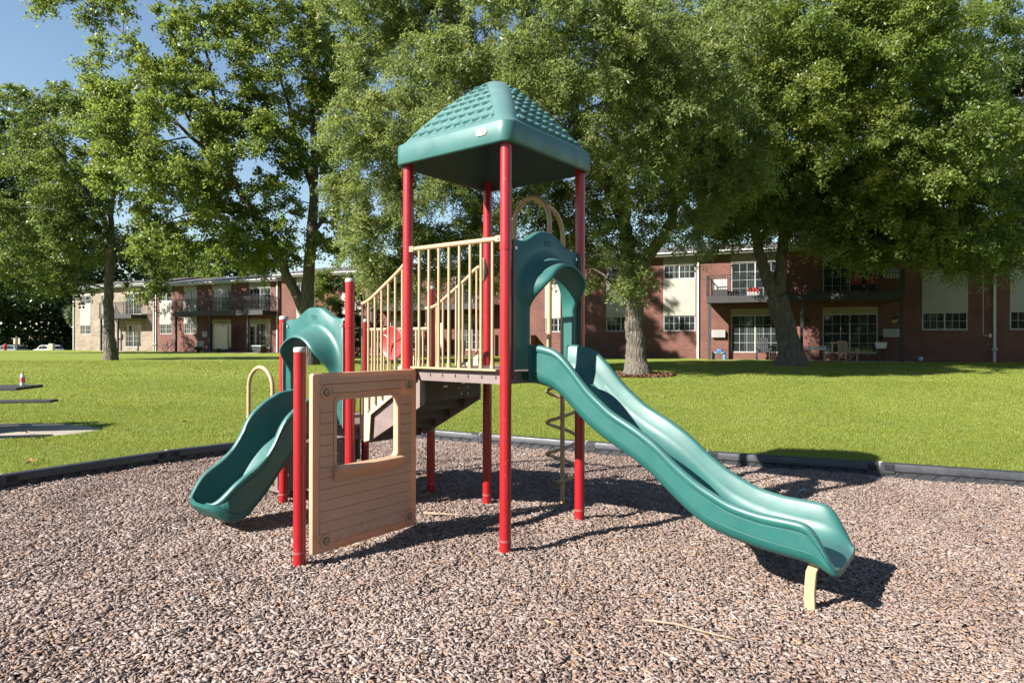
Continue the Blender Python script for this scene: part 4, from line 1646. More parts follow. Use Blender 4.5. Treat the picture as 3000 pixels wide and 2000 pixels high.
def trees():
    # --- maple left of the playground
    d = 31.0
    b = at(255, 832, d)
    tree('maple_tree', 'slim tree with a bare trunk in front of the stone wall on the left', b,
         [([b, A(252, 780, d), A(249, 700, d), A(252, 620, d), A(258, 560, d)], [0.36, 0.25, 0.21, 0.19, 0.17]),
          ([A(256, 570, d), A(240, 510, d), A(216, 450, d, -.5), A(185, 390, d, -1), A(150, 330, d, -1.5)], [0.13, 0.11, 0.09, 0.07, 0.04]),
          ([A(256, 600, d), A(290, 540, d, .5), A(318, 470, d, 1), A(325, 380, d, 1.5)], [0.12, 0.09, 0.07, 0.03]),
          ([A(258, 560, d), A(252, 480, d), A(262, 400, d, .4), A(268, 310, d, .6), A(240, 230, d, .4)], [0.14, 0.11, 0.09, 0.06, 0.03]),
          ([A(245, 530, d), A(200, 500, d, -.6), A(130, 490, d, -1.2), A(70, 500, d, -1.8)], [0.07, 0.06, 0.045, 0.02])],
         [(A(180, 330, d), (4.2, 3.2, 2.6), 52), (A(110, 440, d, -1), (4.0, 3.0, 2.6), 52), (A(60, 540, d, -1), (3.6, 3.0, 2.0), 40), (A(290, 430, d, 1), (2.6, 2.6, 2.6), 30),
          (A(140, 560, d), (2.6, 2.6, 1.3), 24), (A(250, 260, d), (2.4, 2.0, 1.6), 24), (A(340, 575, d), (1.8, 2.0, 0.7), 10), (A(60, 250, d), (1.4, 1.2, 0.9), 8), (A(80, 640, d, -1), (2.0, 2, .7), 9), (A(340, 655, d, -.5), (1.5, 1.5, .5), 6)],
         'mapledeep', 0.12, 0.68, 400, 0.72, 0.3)
    # --- big forked maple behind the small slide
    d = 27.0
    b = at(710, 846, d)
    tree('maple_tree', 'large tree with a forked trunk behind the small green slide', b,
         [([b, A(707, 780, d), A(703, 710, d), A(708, 640, d), A(712, 560, d), A(720, 470, d), A(722, 360, d), A(716, 240, d), A(700, 100, d)], [0.46, 0.33, 0.29, 0.24, 0.22, 0.19, 0.15, 0.10, 0.05]),
          ([A(700, 720, d), A(682, 680, d), A(655, 615, d, -.3), A(633, 560, d, -.5), A(600, 500, d, -.8), A(560, 430, d, -1.2), A(512, 370, d, -1.5), A(440, 300, d, -2)], [0.22, 0.20, 0.18, 0.17, 0.15, 0.12, 0.09, 0.04]),
          ([A(600, 500, d, -.8), A(560, 500, d, -1.2), A(500, 505, d, -1.6), A(430, 530, d, -2)], [0.08, 0.07, 0.05, 0.02]),
          ([A(716, 430, d), A(680, 330, d), A(650, 220, d, .5), A(600, 90, d, .8)], [0.12, 0.10, 0.07, 0.03]),
          ([A(560, 430, d, -1.2), A(520, 280, d, -1), A(500, 150, d, -1), A(470, 30, d, -1)], [0.09, 0.07, 0.05, 0.02]),
          ([A(512, 370, d, -1.5), A(430, 230, d, -1.5), A(330, 110, d, -1.5), A(240, 60, d, -1.5)], [0.06, 0.045, 0.03, 0.015]),
          ([A(714, 540, d), A(760, 470, d, .5), A(800, 380, d, 1), A(830, 300, d, 1.2)], [0.10, 0.08, 0.06, 0.03])],
         [(A(430, 330, d, -1.5), (3.0, 2.8, 3.0), 60), (A(530, 200, d, -1), (2.6, 2.6, 2.6), 44), (A(470, 470, d, -1.8), (2.6, 2.6, 1.9), 44), (A(600, 380, d, -1), (2.4, 2.6, 2.2), 40),
          (A(650, 160, d), (2.4, 2.6, 2.6), 44), (A(480, 60, d, -1), (1.6, 1.8, 2.2), 18), (A(330, 220, d, -1.5), (1.5, 1.6, 1.6), 14), (A(300, 60, d, -1.5), (1.5, 1.0, 1.0), 7), (A(180, 30, d, -1.5), (1.0, .8, .7), 5),
          (A(640, 560, d, -.5), (2.2, 2.2, 1.4), 28), (A(560, 575, d, -1), (1.8, 1.8, .7), 12), (A(420, 560, d, -2), (1.3, 1.5, .7), 9), (A(740, 450, d, .8), (1.8, 2.2, 2.4), 30), (A(760, 250, d, 1), (2.0, 2.2, 2.6), 36), (A(640, 0, d), (3.0, 2.8, 2.4), 40), (A(800, 60, d, 1), (2.4, 2.4, 2.2), 30), (A(360, 420, d, -2), (1.4, 1.4, 1.3), 12)],
         'maple', 0.115, 0.68, 400, 0.66, 0.3)
    # --- honey locust right of the tower
    d = 22.0
    b = at(1464, 866, d)
    tree('honey_locust_tree', 'broad tree with a thick furrowed trunk in a red mulch ring right of the tower', b,
         [([b, A(1461, 825, d), A(1459, 770, d), A(1456, 710, d), A(1450, 665, d), A(1446, 620, d)], [0.55, 0.36, 0.32, 0.31, 0.35, 0.30]),
          ([A(1448, 640, d), A(1440, 560, d), A(1436, 470, d, .3), A(1425, 360, d, .4), A(1400, 220, d, .4), A(1390, 60, d, .4), A(1370, -120, d)], [0.27, 0.24, 0.20, 0.17, 0.13, 0.08, 0.03]),
          ([A(1452, 650, d), A(1478, 600, d), A(1510, 560, d, -.3), A(1535, 510, d, -.5), A(1545, 420, d, -.6), A(1570, 280, d, -.6), A(1600, 120, d, -.6)], [0.24, 0.20, 0.19, 0.16, 0.13, 0.09, 0.04]),
          ([A(1446, 670, d), A(1415, 655, d, -.4), A(1385, 640, d, -.8)], [0.20, 0.13, 0.07]),
          ([A(1440, 540, d), A(1380, 430, d, -.6), A(1290, 320, d, -1), A(1180, 220, d, -1.5), A(1060, 150, d, -2)], [0.11, 0.10, 0.08, 0.06, 0.03]),
          ([A(1436, 470, d), A(1360, 330, d, .8), A(1300, 180, d, 1), A(1250, 20, d, 1)], [0.14, 0.11, 0.08, 0.03]),
          ([A(1290, 320, d, -1), A(1150, 320, d, -1), A(1020, 340, d, -1), A(900, 380, d, -1)], [0.08, 0.07, 0.05, 0.02]),
          ([A(1180, 220, d, -1.5), A(1060, 260, d, -1.2), A(960, 240, d, -1), A(840, 260, d, -1)], [0.06, 0.05, 0.035, 0.015]),
          ([A(1300, 180, d, 1), A(1150, 110, d, 1), A(1000, 60, d, 1), A(880, 60, d, .5)], [0.06, 0.05, 0.035, 0.015]),
          ([A(1545, 420, d, -.6), A(1600, 330, d, -1), A(1660, 230, d, -1.2)], [0.08, 0.06, 0.02])],
         [(A(930, 200, d, -1), (2.2, 2.4, 2.2), 52), (A(860, 400, d, -1), (1.4, 1.8, 1.9), 32), (A(890, 560, d, -.6), (1.2, 1.4, 1.3), 24), (A(1010, 470, d, -.6), (1.7, 1.8, 1.6), 34), (A(1000, 330, d, -1), (1.9, 2.0, 1.5), 34),
          (A(1120, 120, d, -1), (2.2, 2.6, 2.2), 50), (A(1180, 430, d, 0), (1.8, 2.0, 1.5), 32), (A(1240, 260, d, 0), (2.2, 2.4, 2.0), 42), (A(1330, 90, d, 0), (2.4, 2.6, 2.2), 48), (A(1380, 300, d, -.5), (2.0, 2.2, 2.0), 40),
          (A(1480, 180, d, -.6), (2.2, 2.2, 2.2), 48), (A(1500, 380, d, -.8), (1.6, 1.8, 1.6), 36), (A(1580, 300, d, -.8), (1.7, 2.0, 1.9), 38), (A(1560, 90, d, -.6), (2.2, 2.4, 2.2), 42), (A(1060, 0, d, -1), (3.0, 2.6, 2.0), 44), (A(880, 20, d, -1), (2.2, 2.4, 2.0), 34),
          (A(1420, 520, d, -1), (1.1, 1.2, 1.2), 15), (A(1410, 640, d, -1), (0.9, 0.9, 0.7), 7), (A(1590, 470, d, -1), (1.2, 1.2, 0.9), 14), (A(1330, 480, d, .5), (1.5, 1.6, 1.3), 24), (A(1290, 560, d, .5), (1.2, 1.4, .8), 12), (A(1080, 560, d, .2), (1.5, 1.5, 1.0), 20), (A(960, 640, d, 0), (1.0, 1.1, .8), 10), (A(1130, 620, d, .5), (1.2, 1.2, .7), 10), (A(1650, 420, d, -1), (1.1, 1.4, 1.3), 16), (A(1540, 560, d, -1.2), (.9, .9, .6), 7), (A(840, 620, d, .2), (.7, .8, .7), 7), (A(1180, 170, 17.6), (2.2, 1.6, 1.5), 28), (A(1390, 130, 17.2), (2.2, 1.6, 1.6), 30), (A(1000, 190, 18.0), (1.9, 1.6, 1.5), 24), (A(1550, 200, 17.8), (1.9, 1.6, 1.6), 26), (A(1440, 330, 18.2), (1.5, 1.4, 1.1), 16), (A(1280, 0, 17.0), (2.4, 1.8, 1.6), 22), (A(1560, 20, 17.4), (2.2, 1.8, 1.6), 22)],
         'locust', 0.125, 0.31, 560, 0.66, 0.6)
    # --- double trunk tree in front of the right building
    d = 27.0
    b = at(1818, 842, d)
    tree('shade_tree', 'dense tree with a double trunk shading the patios of the right building', b,
         [([b, A(1815, 805, d), A(1806, 760, d), A(1795, 715, d), A(1783, 680, d)], [0.78, 0.47, 0.42, 0.42, 0.40]),
          ([A(1785, 690, d), A(1762, 640, d), A(1745, 580, d), A(1732, 520, d), A(1715, 420, d, -.5), A(1690, 280, d, -1), A(1680, 120, d, -1)], [0.28, 0.25, 0.21, 0.18, 0.15, 0.10, 0.04]),
          ([A(1785, 690, d), A(1792, 640, d), A(1796, 570, d), A(1804, 500, d), A(1830, 400, d, .5), A(1860, 260, d, .6), A(1890, 80, d, .6)], [0.27, 0.25, 0.22, 0.19, 0.15, 0.10, 0.04]),
          ([A(1804, 500, d), A(1880, 420, d, -.8), A(1980, 360, d, -1.5), A(2100, 330, d, -2)], [0.12, 0.10, 0.07, 0.03]),
          ([A(1830, 400, d), A(1950, 270, d, .5), A(2060, 180, d, .8), A(2150, 100, d, 1)], [0.11, 0.09, 0.06, 0.03]),
          ([A(1880, 420, d, -.8), A(1990, 450, d, -1.6), A(2110, 480, d, -2.4), A(2220, 520, d, -2.8)], [0.07, 0.06, 0.04, 0.015])],
         [(A(1700, 330, d, -1), (2.2, 2.6, 2.8), 50), (A(1660, 130, d, -1), (2.8, 2.8, 2.8), 52), (A(1800, 220, d, 0), (2.6, 2.8, 3.0), 58), (A(1880, 60, d, 0), (3.2, 3.0, 2.8), 58), (A(1930, 330, d, -1), (2.8, 3.0, 2.6), 62),
          (A(2050, 180, d, 0), (3.0, 3.0, 3.0), 62), (A(2060, 420, d, -2), (2.8, 2.4, 2.2), 58), (A(2180, 340, d, -1), (2.4, 2.6, 2.2), 44), (A(2190, 110, d, .5), (2.6, 2.8, 2.6), 42), (A(2190, 500, d, -2.4), (2.0, 1.8, 1.3), 32),
          (A(1850, 480, d, -1.2), (2.2, 2.0, 1.5), 44), (A(1780, 120, d, -4), (3.0, 2.5, 3.0), 40), (A(1960, 60, d, -4.5), (3.0, 2.5, 3.0), 40), (A(1900, 280, d, -4), (2.6, 2.0, 2.4), 34), (A(1720, 500, d, -.5), (1.9, 1.8, 1.1), 26), (A(1960, 540, d, -2), (2.2, 2.0, 1.1), 46), (A(2080, 560, d, -2.4), (2.0, 1.8, 1.0), 40), (A(2150, 600, d, -2.6), (1.4, 1.2, .7), 16), (A(1790, 430, 29.5), (3.0, 1.8, 2.2), 60), (A(1690, 400, 29.5), (2.6, 1.6, 2.2), 40), (A(1900, 450, 29.5), (2.8, 1.6, 2.0), 60), (A(2020, 460, 29.0), (2.8, 1.6, 2.0), 50), (A(2140, 440, 27.5), (2.4, 1.6, 1.8), 40), (A(1780, 260, 22.0), (2.3, 1.7, 1.8), 32), (A(1950, 160, 21.5), (2.5, 1.8, 1.8), 34), (A(2130, 230, 21.5), (2.3, 1.8, 1.8), 32), (A(2030, 370, 22.0), (2.0, 1.6, 1.3), 26), (A(2260, 330, 22.0), (1.8, 1.6, 1.5), 20), (A(1850, 20, 21.0), (2.4, 1.8, 1.6), 24), (A(2080, 20, 21.0), (2.4, 1.8, 1.6), 24), (A(1640, 520, d, -.5), (1.5, 1.4, .9), 14), (A(2260, 570, d, -2.6), (.7, .7, .7), 6), (A(1880, 575, d, -1.6), (1.4, 1.2, .6), 12)],
         'maple', 0.12, 0.50, 500, 0.78, 0.45)
    # --- tree beyond the right edge
    d = 33.0
    b = at(2440, 820, d)
    tree('shade_tree', 'tree with thin sky gaps at the far right edge of the picture', b,
         [([b, A(2438, 700, d), A(2432, 560, d), A(2420, 400, d), A(2400, 200, d)], [0.4, 0.3, 0.26, 0.18, 0.06]),
          ([A(2432, 560, d), A(2380, 440, d), A(2320, 330, d), A(2270, 220, d)], [0.12, 0.10, 0.07, 0.03]), ([A(2420, 400, d), A(2360, 250, d), A(2310, 100, d)], [0.1, 0.07, 0.03])],
         [(A(2330, 260, d), (2.6, 2.6, 3.2), 38), (A(2360, 90, d), (3.0, 2.8, 2.6), 40), (A(2380, 430, d), (2.4, 2.4, 2.0), 30), (A(2440, 260, d), (3.0, 3.0, 4.0), 30), (A(2300, 530, d), (1.6, 1.4, .8), 12), (A(2250, 180, d, 1), (1.8, 1.8, 2.6), 18)],
         'dleaf', 0.17, 0.7, 240, 0.9, 0.3)
    # --- dark tree at the left edge behind the slim maple
    d = 46.0
    b = at(-60, 812, d)
    tree('dark_tree', 'dark tree at the left edge standing behind the slim tree', b,
         [([b, A(-58, 700, d), A(-55, 560, d), A(-40, 420, d), A(-20, 320, d)], [0.5, 0.4, 0.34, 0.22, 0.06])],
         [(A(20, 390, d), (4.0, 4.0, 4.4), 60), (A(-80, 320, d), (4.6, 4.0, 4.6), 40), (A(70, 560, d), (4.0, 3.6, 3.2), 46), (A(0, 620, d), (4.0, 3.6, 2.6), 40), (A(110, 470, d), (2.6, 2.6, 3.0), 26), (A(140, 640, d), (2.6, 2.6, 1.6), 20)],
         'dleaf', 0.22, 0.75, 230, 1.25, 0.3)
    # --- trees and shrubs by the buildings
    d = 80.0
    b = at(430, 770, d)
    tree('yellow_green_tree', 'small yellow green tree behind the roof of the stone building', b,
         [([b, A(430, 690, d), A(432, 620, d)], [0.3, 0.25, 0.1])],
         [(A(440, 640, d), (3.2, 3, 3.0), 30), (A(400, 660, d), (2.2, 2, 2.0), 14), (A(475, 660, d), (2.2, 2, 2.0), 14)], 'maple', 0.28, 0.8, 190, 1.2, 0.2, twig=False)
    d = 40.0
    b = at(752, 822, d)
    tree('cedar_shrub', 'tall yellow green shrub against the wall behind the small slide hood', b,
         [([b, A(752, 770, d), A(752, 690, d)], [0.14, 0.1, 0.03])],
         [(A(745, 700, d), (0.9, .9, 1.5), 26), (A(752, 770, d), (1.1, 1.0, 1.1), 24), (A(735, 650, d), (.6, .6, .9), 10)], 'maple', 0.11, 0.5, 330, 0.5, 0.2, cat='shrub', twig=False)
    b = at(808, 822, d)
    tree('dark_shrub', 'dark green shrub by the wall left of the tower stairs', b,
         [([b, A(808, 770, d), A(808, 700, d)], [0.14, 0.1, 0.03])],
         [(A(805, 690, d), (1.1, 1.0, 1.7), 30), (A(812, 770, d), (1.2, 1.1, 1.2), 26), (A(845, 740, d), (.9, .9, 1.5), 18)], 'dleaf', 0.11, 0.5, 330, 0.5, 0.2, cat='shrub', twig=False)


trees()


def woods():
    """the dark wood beyond the road on the left reads as one mass"""
    n = 150000
    x = rng.uniform(-120, -16, n)
    top = 17 + 4.0 * np.sin(x * 0.13 + 1) + 3.0 * np.sin(x * 0.41) + 1.5 * np.sin(x * 1.1)
    top = top * (0.50 + 0.50 * sstep(-34, -50, x) * 1.0)
    z = rng.uniform(0, 1, n) ** 1.35 * top - 0.6
    lump = 3.0 * np.sin(x * 0.55) + 2.0 * np.sin(z * 0.9 + x * 0.3)
    y = 100 + 0.3 * (x + 40) + lump + rng.exponential(2.2, n)
    P = np.c_[x, y, z]
    N = rng.normal(0, .7, (n, 3))
    N[:, 1] -= 0.5
    N[:, 2] += 0.6
    N /= np.linalg.norm(N, axis=1)[:, None]
    t = np.clip(0.4 + 0.2 * np.sin(x * 0.7) + rng.normal(0, .2, n), 0, 1)
    V, F, T = leaf_cloud(P, N, 0.62, 0.75, t)
    o = np_mesh('distant_woods', V, F, M['dleaf'], tint=T)
    tag(o, kind='stuff')


woods()


def rear_woods():
    """the tree line across the grounds behind the photographer: mirrored in the window glass"""
    n = 45000
    x = rng.uniform(-130, 130, n)
    top = 12 + 3.5 * np.sin(x * 0.11) + 2.0 * np.sin(x * 0.37 + 1)
    z = rng.uniform(0, 1, n) * top
    y = -72 - 2.5 * np.sin(x * 0.5) - rng.exponential(2.0, n)
    N = rng.normal(0, .7, (n, 3))
    N[:, 1] += 0.6
    N /= np.linalg.norm(N, axis=1)[:, None]
    V, F, T = leaf_cloud(np.c_[x, y, z], N, 1.1, 0.75, np.clip(rng.normal(.4, .2, n), 0, 1))
    tag(np_mesh('rear_woods', V, F, M['dleaf'], tint=T), kind='stuff')


rear_woods()


# ------------------------------------------------------------------ buildings
def wall_mesh(s0, s1, z0, z1, holes, depth=0.10, back=9.0):
    S = sorted(set([s0, s1] + [h[0] for h in holes] + [h[1] for h in holes]))
    Z = sorted(set([z0, z1] + [h[2] for h in holes] + [h[3] for h in holes]))
    mb = MB()
    for i in range(len(S) - 1):
        for j in range(len(Z) - 1):
            cs, cz = (S[i] + S[i + 1]) / 2, (Z[j] + Z[j + 1]) / 2
            if any(h[0] < cs < h[1] and h[2] < cz < h[3] for h in holes):
                continue
            mb.add([(S[i], 0, Z[j]), (S[i + 1], 0, Z[j]), (S[i + 1], 0, Z[j + 1]), (S[i], 0, Z[j + 1])], [(0, 1, 2, 3)])
    for (a, b, c, d) in holes:
        mb.add([(a, 0, c), (b, 0, c), (b, depth, c), (a, depth, c)], [(0, 1, 2, 3)])
        mb.add([(a, 0, d), (b, 0, d), (b, depth, d), (a, depth, d)], [(0, 1, 2, 3)])
        mb.add([(a, 0, c), (a, 0, d), (a, depth, d), (a, depth, c)], [(0, 1, 2, 3)])
        mb.add([(b, 0, c), (b, 0, d), (b, depth, d), (b, depth, c)], [(0, 1, 2, 3)])
    mb.add([(s0, 0, z0), (s0, back, z0), (s0, back, z1), (s0, 0, z1)], [(0, 1, 2, 3)])
    mb.add([(s1, 0, z0), (s1, back, z0), (s1, back, z1), (s1, 0, z1)], [(0, 1, 2, 3)])
    mb.add([(s0, back, z0), (s1, back, z0), (s1, back, z1), (s0, back, z1)], [(0, 1, 2, 3)])
    return mb


def window(par, a, b, c, d, door=False):
    f = MB()
    w = 0.055
    y0, y1 = 0.028, 0.075
    f.box(a, a + w, y0, y1, c, d)
    f.box(b - w, b, y0, y1, c, d)
    f.box(a + w, b - w, y0, y1, c, c + w)
    f.box(a + w, b - w, y0, y1, d - w, d)
    m = (a + b) / 2
    f.box(m - 0.03, m + 0.03, y0 + 0.004, y1, c + w, d - w)
    fr = f.build('sliding_door' if door else 'window', M['white'], par)
    g = MB()
    g.box(a + 0.01, b - 0.01, 0.068, 0.085, c + 0.01, d - 0.01)
    g.build('pane', M['glass'], fr)
    k = MB()
    for (p, q) in ((a + w, m - 0.03), (m + 0.03, b - w)):
        if door and p > m:
            pass
        nc = 3
        nr = 4 if door else 2
        for i in range(1, nc):
            x = p + (q - p) * i / nc
            k.box(x - 0.008, x + 0.008, 0.052, 0.066, c + w, d - w)
        for i in range(1, nr):
            z = c + w + (d - c - 2 * w) * i / nr
            k.box(p, q, 0.054, 0.064, z - 0.008, z + 0.008)
    k.build('grille', M['white'], fr)
    return fr


def siding(par, a, b, c, d, mat):
    mb = MB()
    p = 0.115
    z = c
    while z < d - 0.01:
        zt = min(z + p, d)
        mb.prism([(0.001, z), (-0.030, z), (-0.012, zt), (0.001, zt)], 'x', a, b)
        z += p
    return mb.build('siding_panel', mat, par)


def ac_unit(par, a, b, c, d):
    mb = MB()
    mb.box(a, b, -0.20, 0.02, c, d)
    o = mb.build('wall_cooler', M['offwhite'], par, bevel=0.01)
    g = MB()
    n = 7
    for i in range(n):
        z = c + 0.04 + (d - c - 0.08) * i / (n - 1)
        g.box(a + 0.03, b - 0.03, -0.206, -0.199, z - 0.008, z + 0.008)
    g.build('louvre', M['hole'], o)


def downspout(par, s, z0, z1, bulge=True):
    mb = MB()
    mb.box(s - 0.055, s + 0.055, -0.10, -0.015, z0, z1)
    if bulge:
        mb.lathe((s, -0.07, z0 + 0.52), [(0.06, 0), (0.12, 0.05), (0.12, 0.12), (0.06, 0.17)], 14)
    mb.box(s - 0.065, s + 0.065, -0.105, -0.001, (z0 + z1) / 2, (z0 + z1) / 2 + 0.04)
    mb.build('downspout', M['offwhite'], par, smooth=30)


def balcony(par, a, b, z, depth, posts, z0=0.72, rail=1.1, mat='black'):
    mb = MB()
    mb.box(a, b, -depth, 0.0, z - 0.10, z)
    mb.box(a - 0.01, b + 0.01, -depth - 0.04, -depth, z - 0.34, z + 0.02)
    mb.box(a - 0.01, a + 0.03, -depth, 0, z - 0.34, z - 0.10)
    mb.box(b - 0.03, b + 0.01, -depth, 0, z - 0.34, z - 0.10)
    o = mb.build('balcony', M['darkwood'], par)
    r = MB()
    yy = -depth + 0.03
    r.box(a, b, yy - 0.02, yy + 0.02, z + rail - 0.04, z + rail)
    r.box(a, b, yy - 0.015, yy + 0.015, z + rail - 0.20, z + rail - 0.17)
    r.box(a, b, yy - 0.015, yy + 0.015, z + 0.08, z + 0.11)
    n = int((b - a) / 0.125)
    for i in range(n + 1):
        x = a + (b - a) * i / n
        t = 0.03 if i % 13 == 0 or i == n else 0.010
        r.box(x - t, x + t, yy - min(t, 0.018), yy + min(t, 0.018), z + 0.02, z + rail - 0.04)
    for x in (a, b):
        r.box(x - 0.02, x + 0.02, yy, -0.02, z + rail - 0.04, z + rail)
        r.box(x - 0.015, x + 0.015, yy, -0.02, z + 0.08, z + 0.11)
        m = int(depth / 0.125)
        for i in range(1, m):
            y = yy + (depth - 0.03) * i / m
            r.box(x - 0.01, x + 0.01, y - 0.01, y + 0.01, z + 0.02, z + rail - 0.04)
    r.build('railing', M[mat], o)
    for x in posts:
        p = MB()
        p.box(x - 0.07, x + 0.07, -depth + 0.02, -depth + 0.16, z0 - 0.05, z - 0.34)
        p.build('support_post', M['darkwood'], o)
    return o


def roofing(par, s0, s1, z, back=9.0, rise=1.0, over=0.55):
    f = MB()
    f.box(s0 - 0.3, s1 + 0.3, -over, -over + 0.03, z, z + 0.20)
    f.box(s0 - 0.3, s1 + 0.3, -over + 0.03, 0.0, z, z + 0.03)
    f.box(s0 - 0.33, s0 - 0.3, -over, back, z, z + 0.2)
    f.box(s1 + 0.3, s1 + 0.33, -over, back, z, z + 0.2)
    g = f.build('fascia', M['white'], par)
    q = MB()
    q.box(s0 - 0.3, s1 + 0.3, -over - 0.12, -over - 0.005, z + 0.10, z + 0.19)
    q.build('gutter', M['white'], g, bevel=0.02)
    r = MB()
    m = back / 2
    r.add([(s0 - 0.35, -over - 0.05, z + 0.205), (s1 + 0.35, -over - 0.05, z + 0.205), (s1 + 0.35, m, z + 0.2 + rise), (s0 - 0.35, m, z + 0.2 + rise), (s1 + 0.35, back + over, z + 0.205), (s0 - 0.35, back + over, z + 0.205)],
          [(0, 1, 2, 3), (3, 2, 4, 5), (0, 3, 5), (1, 4, 2)])
    r.build('roof', M['shingle'], par)


LOWER_W = (2.21, 3.07)
UPPER_W = (5.08, 5.86)
LOWER_D = (1.06, 3.05)
UPPER_D = (3.98, 5.85)
ZG = 0.60


def wing(name, label, org, dr, s0, s1, eave, cols, doors, wallm, back=9.0):
    """cols: window bays (a, b); doors: sliding door bays (a, b)"""
    e = empty(name, (org[0], org[1], 0), math.atan2(dr[1], dr[0]), label, 'building')
    holes = []
    for (a, b) in cols:
        holes += [(a, b, *LOWER_W), (a, b, *UPPER_W)]
    for (a, b) in doors:
        holes += [(a, b, *LOWER_D), (a, b, *UPPER_D)]
    wall_mesh(s0, s1, ZG, eave + 0.05, holes, back=back).build('wall', wallm, e)
    for (a, b) in cols:
        window(e, a, b, *LOWER_W)
        window(e, a, b, *UPPER_W)
        siding(e, a, b, LOWER_W[1] + 0.005, UPPER_W[0] - 0.005, M['siding'])
        siding(e, a, b, UPPER_W[1] + 0.005, eave - 0.01, M['siding'])
    for (a, b) in doors:
        window(e, a, b, *LOWER_D, door=True)
        window(e, a, b, *UPPER_D, door=True)
        siding(e, a, b, LOWER_D[1] + 0.005, LOWER_D[1] + 0.34, M['sidingtan'])
        siding(e, a, b, UPPER_D[1] + 0.005, eave - 0.01, M['siding'])
    roofing(e, s0, s1, eave, back=back)
    return e


def buildings():
    # right wing
    e = wing('apartment_building', 'red brick apartment wing on the right with cream siding bays shaded by trees', (16.0, 33.0), (0.925, -0.38), -13.2, 16.0, 6.30,
             [(-11.44, -9.75), (-8.2, -6.46), (4.17, 6.03), (7.66, 9.5)], [(-4.62, -2.2), (-0.18, 2.29), (11.2, 13.6)], M['brick'])
    balcony(e, -5.72, 3.21, 3.98, 1.45, (-5.6, -1.2, 3.1))
    downspout(e, -6.33, 0.70, 6.28, False)
    downspout(e, 7.06, 0.70, 6.28, True)
    ac_unit(e, -5.59, -4.9, 1.86, 2.25)
    ac_unit(e, 2.51, 3.19, 1.87, 2.27)
    ac_unit(e, 2.51, 3.19, 4.76, 5.22)
    c = MB()
    c.tube([(6.62, -0.02, 6.2), (6.62, -0.02, 2.05), (6.66, -0.02, 1.95), (6.86, -0.02, 1.94)], 0.018, 8)
    c.box(6.84, 6.95, -0.07, -0.001, 1.86, 2.02)
    c.build('conduit', M['offwhite'], e)
    c = MB()
    c.lathe((0.35, -0.12, 5.28), [(0.03, 0), (0.06, 0.03), (0.06, 0.12), (0.02, 0.15)], 12)
    c.build('porch_lamp', M['yellow'], e, smooth=40)
    p = MB()
    p.box(-5.2, 3.6, -2.1, -0.02, 0.52, 0.70)
    p.build('patio_slab', M['concrete'], e)
    # stone and brick wing on the left
    DL = (0.9, -0.43)
    e = wing('apartment_building', 'brick apartment wing on the left with long balcony above cream privacy screen', (-30, 56.5), DL, -2.0, 13.0, 6.30,
             [(-1.01, 0.55), (2.08, 3.7)], [(5.55, 7.75), (9.77, 12.09)], M['brick'])
    balcony(e, 2.79, 12.84, 3.98, 1.5, (2.95, 7.04, 11.2), 0.75)
    downspout(e, -1.45, 0.7, 6.28, True)
    downspout(e, -1.75, 0.7, 6.28, True)
    downspout(e, 12.85, 0.7, 6.28, False)
    ac_unit(e, 4.6, 5.15, 1.95, 2.4)
    p = MB()
    p.box(7.15, 8.82, -1.30, -1.22, 0.96, 2.80)
    p.build('privacy_screen', M['cream'], e, bevel=0.01)
    p = MB()
    p.box(2.6, 13.0, -2.2, -0.02, 0.5, 0.72)
    p.build('patio_slab', M['concrete'], e)
    e = wing('stone_building', 'buff stone end of the left apartment block behind the slim tree', (-30, 56.5), DL, -13.4, -2.03, 6.45,
             [(-12.33, -10.75), (-9.2, -8.5)], [(-5.7, -3.5)], M['stone'])
    balcony(e, -7.25, -2.77, 3.93, 1.4, (-7.1, -4.75), 0.75)
    downspout(e, -13.3, 0.7, 6.4, False)
    ac_unit(e, -6.71, -6.1, 1.83, 2.27)
    p = MB()
    p.box(-7.4, -2.6, -2.0, -0.02, 0.5, 0.72)
    p.build('patio_slab', M['concrete'], e)
    # middle wing, mostly hidden by the tower and the locust
    DM = (0.925, -0.38)
    e = wing('apartment_building', 'brick apartment wing seen between the tower balusters behind the locust', (-6.0, 43.6), DM, -12.0, 12.6, 6.30,
             [(-10.6, -8.9), (-6.6, -4.9), (8.7, 10.4)], [(-2.6, -0.2), (2.4, 4.9)], M['brick'])
    balcony(e, -3.2, 5.6, 3.98, 1.45, (-3.1, 1.1, 5.5), 0.7)
    p = MB()
    p.box(5.7, 8.1, -0.9, -0.001, 0.6, 2.02)
    p.build('entry_step_wall', M['brick'], e)
    ac_unit(e, 5.85, 6.5, 2.15, 2.75)
    p = MB()
    p.box(0.95, 2.2, -1.35, -1.27, 0.96, 2.80)
    p.build('privacy_screen', M['cream'], e, bevel=0.01)
    p = MB()
    p.box(-3.4, 5.8, -2.2, -0.02, 0.5, 0.72)
    p.build('patio_slab', M['concrete'], e)


buildings()


def bw(which, s, y):
    """world point in front of a wing: s along the facade, y away from the lawn"""
    org, dr = {'R': ((16.0, 33.0), (0.925, -0.38)), 'L': ((-30, 56.5), (0.9, -0.43)), 'M': ((-6.0, 43.6), (0.925, -0.38))}[which]
    l = math.hypot(*dr)
    dx, dy = dr[0] / l, dr[1] / l
    return org[0] + dx * s - dy * y, org[1] + dy * s + dx * y, math.atan2(dy, dx)


